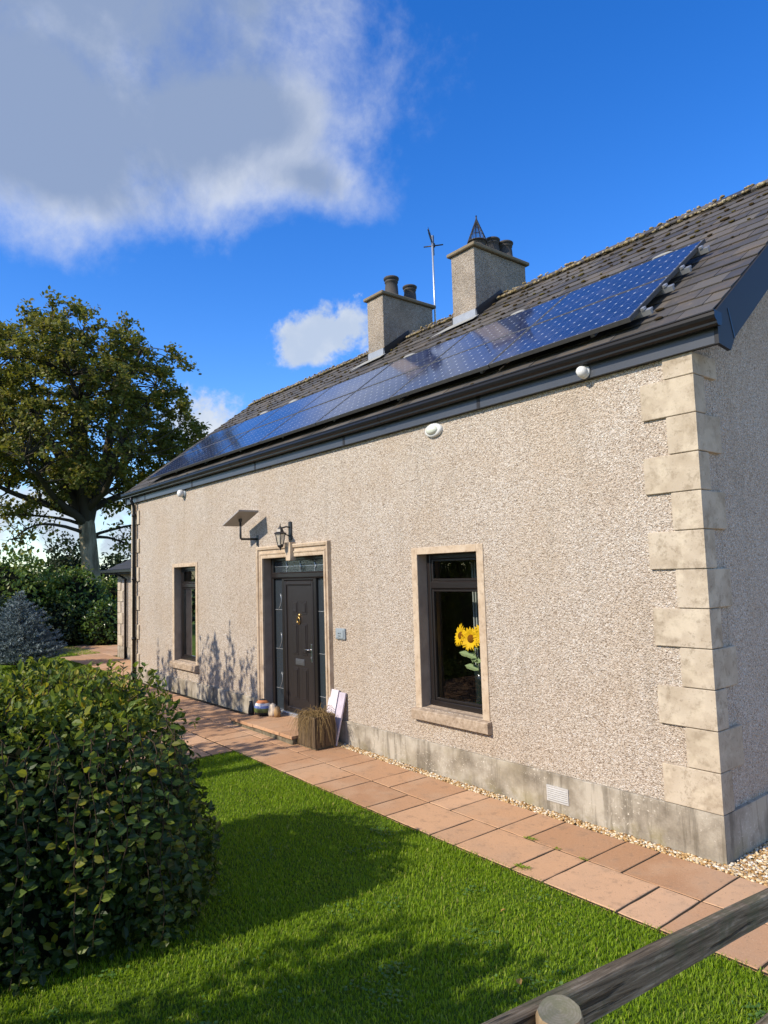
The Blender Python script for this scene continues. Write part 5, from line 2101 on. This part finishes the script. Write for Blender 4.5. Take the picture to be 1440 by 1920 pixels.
for nm, sel, mt in (('shoot_leaves', ~lyg, 'hedge_leaf'), ('young_lit_shoot_leaves', lyg, 'hedge_young_lit_leaf')):
    tag(link(nm, leaf_mesh(nm, lp[sel] - horg, ld[sel], ln_[sel], lsz[sel], MT[mt]), hedge), kind='stuff')


# ---- leafy shrubs
def shrub(name, label, base, rx, ry, h, n, size, mt, cat='shrub', group=None, lump=.25, z_low=0.05, stems=7, seed=1.0, tmpl=LEAF, gap=0.0, core=True):
    t_ = thing(name, base, label, cat, group)
    b_ = np.array(base)
    P, N = [], []
    got = 0
    while got < n:
        Q = rng.uniform(-1.25, 1.25, (40000, 3))
        Q[:, 2] = rng.uniform(z_low, 1.2, 40000)
        q = np.stack([Q[:, 0], Q[:, 1], (Q[:, 2] - .42) / .58], -1)
        g = np.linalg.norm(q, axis=1)
        W = Q * np.array([rx, ry, h])
        thr = 1 + lump * wob(W, 1.6 / max(rx, .6), seed) + .5 * lump * wob(W, 4.5 / max(rx, .6), seed + 3)
        k = (g < thr) & (g > thr - .45)
        if gap:
            k &= wob(W, 5.0 / max(rx, .6), seed + 7) > -1 + gap
        P.append(W[k])
        N.append(unit(q[k]))
        got += k.sum()
    P, N = np.concatenate(P)[:n], np.concatenate(N)[:n]
    d_ = unit(N * .5 + rvec(n) * .8 + np.array([0, 0, .15]))
    nn_ = unit(N * .7 + rvec(n) * .6 + np.array([0, 0, .5]))
    tag(link('crown', leaf_mesh('crown', P, d_, nn_, rng.uniform(.65, 1.3, n) * size, MT[mt], tmpl), t_), kind='stuff')
    m = MB()
    q = random.Random(int(seed * 100))
    for i in range(stems):
        a = q.uniform(0, 6.28)
        r_ = q.uniform(.3, .85)
        e_ = Vector((rx * r_ * math.cos(a), ry * r_ * math.sin(a), h * q.uniform(.55, .95)))
        m.tube([Vector((.1 * math.cos(a), .1 * math.sin(a), -.05)) + Vector(base), Vector(base) + e_ * .5 + Vector((0, 0, .1 * h)), Vector(base) + e_], [.03, .02, .006], 5, False)
    m.build('stem', MT['branch_dark'], t_)
    if core:  # solid dark lump inside the crown, stands for shade between leaves
        m = MB()
        m.lathe([(.02, .0), (.62, .04), (.74, .30), (.70, .55), (.48, .78), (.02, .88)], (0, 0, 0), 12)
        m.v = [(base[0] + v_[0] * rx, base[1] + v_[1] * ry, base[2] + v_[2] * h) for v_ in m.v]
        m.build('shade_core', MT['hedge_core'], t_)
    return t_


shrub('leafy_shrub', 'large pale green shrub at the left edge behind the blue spruce', (-24.2, -.5, .05), 1.8, 1.75, 3.25, 5200, .15, 'shrub_leaf', seed=1.3, group='background shrubs')
shrub('leafy_shrub', 'mid green shrub between the blue spruce and the tree trunk', (-24.0, 1.75, .05), 1.5, 1.3, 2.75, 4200, .14, 'shrub_leaf', seed=2.6, group='background shrubs')
shrub('leafy_shrub', 'dark shrub in front of the tree trunk beside the low wing', (-25.5, 3.5, .05), 1.4, 1.25, 2.3, 3000, .14, 'shrub_leaf', seed=3.7, group='background shrubs')
shrub('laurel_bush', 'glossy rounded laurel bush standing low beside the far path', (-22.3, 2.35, .05), .95, .95, 1.5, 2600, .12, 'laurel_leaf', seed=4.1, group='background shrubs')
shrub('dark_evergreen', 'dark evergreen rising left of the tree trunk', (-34, 4.0, 0), 1.6, 1.5, 4.1, 3600, .20, 'dark_leaf', seed=5.2, group='background evergreens', lump=.35)
shrub('dark_evergreen', 'dark evergreen right of the tree trunk above the low wing roof', (-34, 6.9, 0), 1.6, 1.2, 3.75, 3000, .20, 'dark_leaf', seed=6.2, group='background evergreens', lump=.35)
shrub('dark_evergreen', 'low dark bush at the far left edge below the pale green shrub', (-21.5, -2.3, .05), 1.3, 1.6, 2.3, 3000, .13, 'dark_leaf', seed=7.7, group='background evergreens')
shrub('dark_evergreen', 'dark bush in the gap behind the spruce and laurel', (-23.2, .9, .05), 1.1, 1.2, 1.5, 2200, .13, 'dark_leaf', seed=8.1, group='background evergreens')

# garden shrubs standing outside the picture whose shade falls on wall, paving and lawn
for i, (bx2, by2, rr2, hh2, nn2, lab) in enumerate(((-11.4, -5.3, 1.15, 4.05, 3000, 'leftmost tall shrub of the row outside the frame'), (-9.35, -5.3, 1.0, 4.5, 3200, 'tallest shrub of the row outside the frame'), (-7.9, -5.35, 1.0, 4.15, 3000, 'tall shrub outside the frame opposite the front door'), (-5.9, -5.5, .9, 3.05, 2000, 'lower shrub of the row outside the frame'), (-.35, -6.3, .95, 2.55, 1900, 'shrub outside the frame nearest the timber fence'), (-.95, -7.1, .8, 3.15, 2600, 'taller shrub outside the frame between the hedge and the fence'))):
    sh_ = shrub('border_shrub', lab, (bx2, by2, 0), rr2, rr2 * .95, hh2, nn2, .10, 'shrub_leaf', seed=10 + i * 1.7, group='border shrubs left of the picture', lump=.32, gap=.55, core=False)
    # long flowering shoots above the mass
    m = MB()
    lp, ld, ln_ = [], [], []
    for k in range(12):
        a = hs_.uniform(0, 6.28)
        r_ = hs_.uniform(0, rr2 * .8)
        b0 = Vector((bx2 + r_ * math.cos(a), by2 + r_ * .6 * math.sin(a), hh2 * .72))
        tp = b0 + Vector((hs_.uniform(-.15, .15), hs_.uniform(-.1, .1), hh2 * .28 + hs_.uniform(-.1, .55 if i < 4 else .2)))
        m.tube([b0, b0.lerp(tp, .5) + Vector((.02, 0, 0)), tp], [.012, .009, .006], 5, False)
        for j in range(26):
            f_ = hs_.uniform(.25, 1)
            p_ = b0.lerp(tp, f_)
            aa = hs_.uniform(0, 6.28)
            lp.append(tuple(p_))
            ld.append((math.cos(aa), math.sin(aa), hs_.uniform(.2, 1)))
            ln_.append((hs_.uniform(-1, 1), -1, hs_.uniform(-1, 1)))
    m.build('shoot', MT['branch_dark'], sh_)
    tag(link('shoot_leaves', leaf_mesh('shoot_leaves', np.array(lp) - np.array(ORG[sh_.name]), np.array(ld), np.array(ln_), np.full(len(lp), .12), MT['shrub_leaf']), sh_), kind='stuff')

# unseen dark bushes added so the window panes reflect less bright ground
for i in range(9):
    shrub('reflection_bush', ('rounded bush added outside the frame for dark window reflections, number %s from the west' % ('one', 'two', 'three', 'four', 'five', 'six', 'seven', 'eight', 'nine')[i]), (-27 + i * 3.1, -8.4 - 1.1 * math.sin(i * .8) - i * .35, 0), 1.9, 1.3, 2.9 + .3 * math.sin(i * 2.1), 1500, .20, 'dark_leaf', seed=20 + i, group='bushes added for dark window reflections', stems=4)

# ---- blue spruce
spr = thing('blue_spruce', (-17.2, -1.45, .08), 'low blue grey spruce with tiered spiky branches at the left', 'spruce')
so = np.array(ORG[spr.name])
m = MB()
m.tube([(-17.2, -1.45, .0), (-17.2, -1.45, 1.0), (-17.2, -1.45, 1.95)], [.06, .04, .012], 8)
m.build('trunk', MT['branch_dark'], spr)
lp, ld = [], []
bm_ = MB()
sr = random.Random(31)
H_S = 1.92
for tier in range(15):
    z0_ = .12 + tier * .125
    f_ = 1 - (z0_ / H_S) ** 1.35
    rad_t = 1.08 * max(.10, f_)
    nbr = max(5, int(14 * f_ + 4))
    for k in range(nbr):
        a = 2 * math.pi * (k + sr.random() * .7) / nbr
        ln2 = rad_t * sr.uniform(.75, 1.12)
        d_ = Vector((math.cos(a), math.sin(a), .18 + .35 * (z0_ / H_S)))
        p0 = Vector((-17.2, -1.45, .08 + z0_))
        pts = [p0, p0 + d_ * ln2 * .5 + Vector((0, 0, -.03)), p0 + d_ * ln2 + Vector((0, 0, .03))]
        bm_.tube(pts, [.012, .008, .004], 4, False)
        twigs = [(pts[0], pts[2], 1.0)]
        for j in range(4):
            fq = .35 + .16 * j
            q0 = pts[0].lerp(pts[2], fq)
            sg = 1 if j % 2 else -1
            dd = (d_.normalized() + Vector((-math.sin(a), math.cos(a), 0)) * sg * .9 + Vector((0, 0, .15))).normalized()
            twigs.append((q0, q0 + dd * ln2 * .30, .8))
        for (qa, qb, wq) in twigs:
            L_ = (qb - qa).length
            nn2 = int(L_ / .009)
            ax_ = (qb - qa).normalized()
            for j in range(nn2):
                f2 = sr.uniform(.1 if wq < 1 else .35, 1.03)
                rv = Vector((sr.gauss(0, 1), sr.gauss(0, 1), sr.gauss(.35, 1))).normalized()
                lp.append(tuple(qa.lerp(qb, f2)))
                ld.append(tuple(ax_ * .75 + rv * .8))
bm_.build('branches', MT['branch_dark'], spr, kind='stuff')
lp, ld = np.array(lp), np.array(ld)
tag(link('needles', leaf_mesh('needles', lp - so, ld, rvec(len(lp)), rng.uniform(.055, .095, len(lp)), MT['spruce_needle'], LEAF * np.array([.34, 1, .3])), spr), kind='stuff')

# ---- big tree behind
tree = thing('broadleaf_tree', (-28, 3.55, 0), 'tall broadleaf tree with pale trunk and round crown at the left', 'tree')
to = np.array(ORG[tree.name])
tr_ = random.Random(44)
CC = Vector((-28.2, 2.75, 9.0))
CR = Vector((5.1, 5.15, 4.55))
trunk = MB()
T0 = [Vector((-28, 3.58, -.3)), Vector((-28, 3.56, .6)), Vector((-28, 3.48, 2.0)), Vector((-28.02, 3.36, 3.3)), Vector((-28.05, 3.24, 4.6)), Vector((-28.1, 3.12, 5.6))]
trunk.tube(T0, [.52, .43, .375, .345, .335, .29], 18)
limbs = MB()
skeleton = []


def limb(p0, p1, r0, r1, n=7, sag=.0, wig=.12, mesh=None):
    L_ = (p1 - p0).length
    off = Vector((tr_.uniform(-1, 1), tr_.uniform(-1, 1), tr_.uniform(-.3, 1))) * L_ * wig
    pts, rad_ = [], []
    ph = tr_.uniform(0, 6)
    for i in range(n):
        f_ = i / (n - 1)
        b_ = math.sin(math.pi * f_)
        q_ = p0.lerp(p1, f_) + off * b_ + Vector((math.sin(f_ * 9 + ph), math.cos(f_ * 8 + ph), 0)) * L_ * .02 * b_ + Vector((0, 0, -sag * L_ * f_ * f_))
        pts.append(q_)
        rad_.append(r0 + (r1 - r0) * f_ ** .8)
    (mesh or limbs).tube(pts, rad_, 7 if r0 < .12 else 10, False)
    return pts, rad_


mains = []
# directions fan out like the real tree: several steep leaders, flatter outer limbs
specs = [(0, -.05, .98, .36), (40, .35, .9, .28), (100, .45, .85, .28), (160, .45, .82, .26), (215, .42, .86, .28), (275, .45, .84, .28), (325, .40, .88, .26),
         (70, .80, .45, .20), (130, .82, .38, .18), (190, .84, .40, .20), (250, .84, .34, .19), (310, .80, .42, .20), (15, .82, .42, .20)]
for i, (az_, hor, ver, r0) in enumerate(specs):
    a = R(az_ + tr_.uniform(-12, 12))
    st = T0[4].lerp(T0[5], tr_.uniform(.0, 1.0)) if hor < .7 else T0[4].lerp(T0[5], tr_.uniform(.0, .9))
    dirv = Vector((math.cos(a) * hor, math.sin(a) * hor, ver)).normalized()
    # stop a bit inside the crown envelope
    tq = 0.0
    for k in range(60):
        q_ = st + dirv * (k * .2)
        e_ = q_ - CC
        if (e_.x / CR.x) ** 2 + (e_.y / CR.y) ** 2 + (e_.z / CR.z) ** 2 > .80 and k > 8:
            break
        tq = k * .2
    pts, rad_ = limb(st, st + dirv * tq, r0, .05, 9, 0, .07)
    for q_, r_ in zip(pts[2:], rad_[2:]):
        mains.append((q_, r_))
# low crooked limbs
low = []
for p1, sag in ((Vector((-27.6, 5.9, 3.7)), .12), (Vector((-27.8, .4, 4.3)), .10), (Vector((-27.0, 6.3, 5.0)), .05), (Vector((-27.4, -.6, 5.1)), .06)):
    pts, rad_ = limb(T0[3].lerp(T0[4], tr_.uniform(.45, 1.0)), p1, .09, .022, 9, sag, .16)
    for q_, r_ in zip(pts[3:], rad_[3:]):
        mains.append((q_, r_))
    low += [q_ + Vector((tr_.uniform(-.4, .4), tr_.uniform(-.4, .4), tr_.uniform(-.45, .35))) for q_ in pts[4:] for _k in range(3)]
# leaf clusters through the crown, each joined to the nearest limb
clusters = []
tries = 0
while len(clusters) < 520 and tries < 60000:
    tries += 1
    v_ = Vector((tr_.gauss(0, 1), tr_.gauss(0, 1), tr_.gauss(0, 1))).normalized()
    f_ = tr_.uniform(.25, 1.0) ** .55
    bump_ = 1 + .09 * math.sin(v_.x * 5 + 1) * math.sin(v_.y * 6) + .07 * math.sin(v_.z * 9 + v_.y * 4)
    p_ = CC + Vector((v_.x * CR.x, v_.y * CR.y, v_.z * CR.z)) * f_ * bump_
    if p_.z < 5.4:
        continue
    if math.sin(p_.x * 1.9 + 1) * math.sin(p_.y * 2.1) * math.sin(p_.z * 1.8 + .5) > .32:
        continue
    if p_.z < 6.6 and tr_.random() < .62:
        continue
    if any((p_ - c0).length < .50 for c0 in clusters):
        continue
    clusters.append(p_)
clusters += low
mp_ = np.array([tuple(q_) for q_, _ in mains])
lp, ld, ln_, ls = [], [], [], []
fine = MB()
second = []
for c0 in clusters:
    dd = np.linalg.norm(mp_ - np.array(c0), axis=1)
    # prefer limb points that lie lower than the cluster
    dd = dd + np.maximum(0, mp_[:, 2] - c0.z) * .8
    j = int(np.argmin(dd))
    q_, r_ = mains[j]
    pts, _ = limb(q_, c0, min(.055, max(.028, r_ * .55)), .012, 5, 0, .10, fine)
    axis = (c0 - q_).normalized() if (c0 - q_).length > .05 else Vector((0, 0, 1))
    out = (c0 - CC).normalized()
    sparse = c0.z < 5.2
    nt = 3 if sparse else 7
    for tw in range(nt):
        tip = c0 + (axis * .4 + out * .4 + Vector((tr_.gauss(0, .6), tr_.gauss(0, .6), tr_.gauss(.1, .5)))).normalized() * tr_.uniform(.25, .62)
        fine.tube([pts[-2].lerp(c0, tr_.uniform(.3, 1)), tip], [.012, .005], 3, False)
        for k in range(4 if sparse else 14):
            p_ = c0.lerp(tip, tr_.uniform(.35, 1.1)) + Vector((tr_.gauss(0, .10), tr_.gauss(0, .10), tr_.gauss(0, .08)))
            lp.append(tuple(p_))
            v_ = (out * .6 + Vector((tr_.gauss(0, .8), tr_.gauss(0, .8), tr_.gauss(-.1, .6))))
            ld.append(tuple(v_))
            ln_.append((out.x * .5 + tr_.gauss(0, .5), out.y * .5 + tr_.gauss(0, .5), .8 + tr_.gauss(0, .4)))
            ls.append(tr_.uniform(.105, .21))
trunk.build('trunk', MT['bark'], tree)
limbs.build('limbs', MT['branch_dark'], tree)
fine.build('twigs', MT['branch_dark'], tree, kind='stuff')
lp = np.array(lp)
tag(link('crown', leaf_mesh('crown', lp - to, np.array(ld), np.array(ln_), np.array(ls), MT['tree_leaf'], LEAF * np.array([1.15, 1, 1])), tree), kind='stuff')
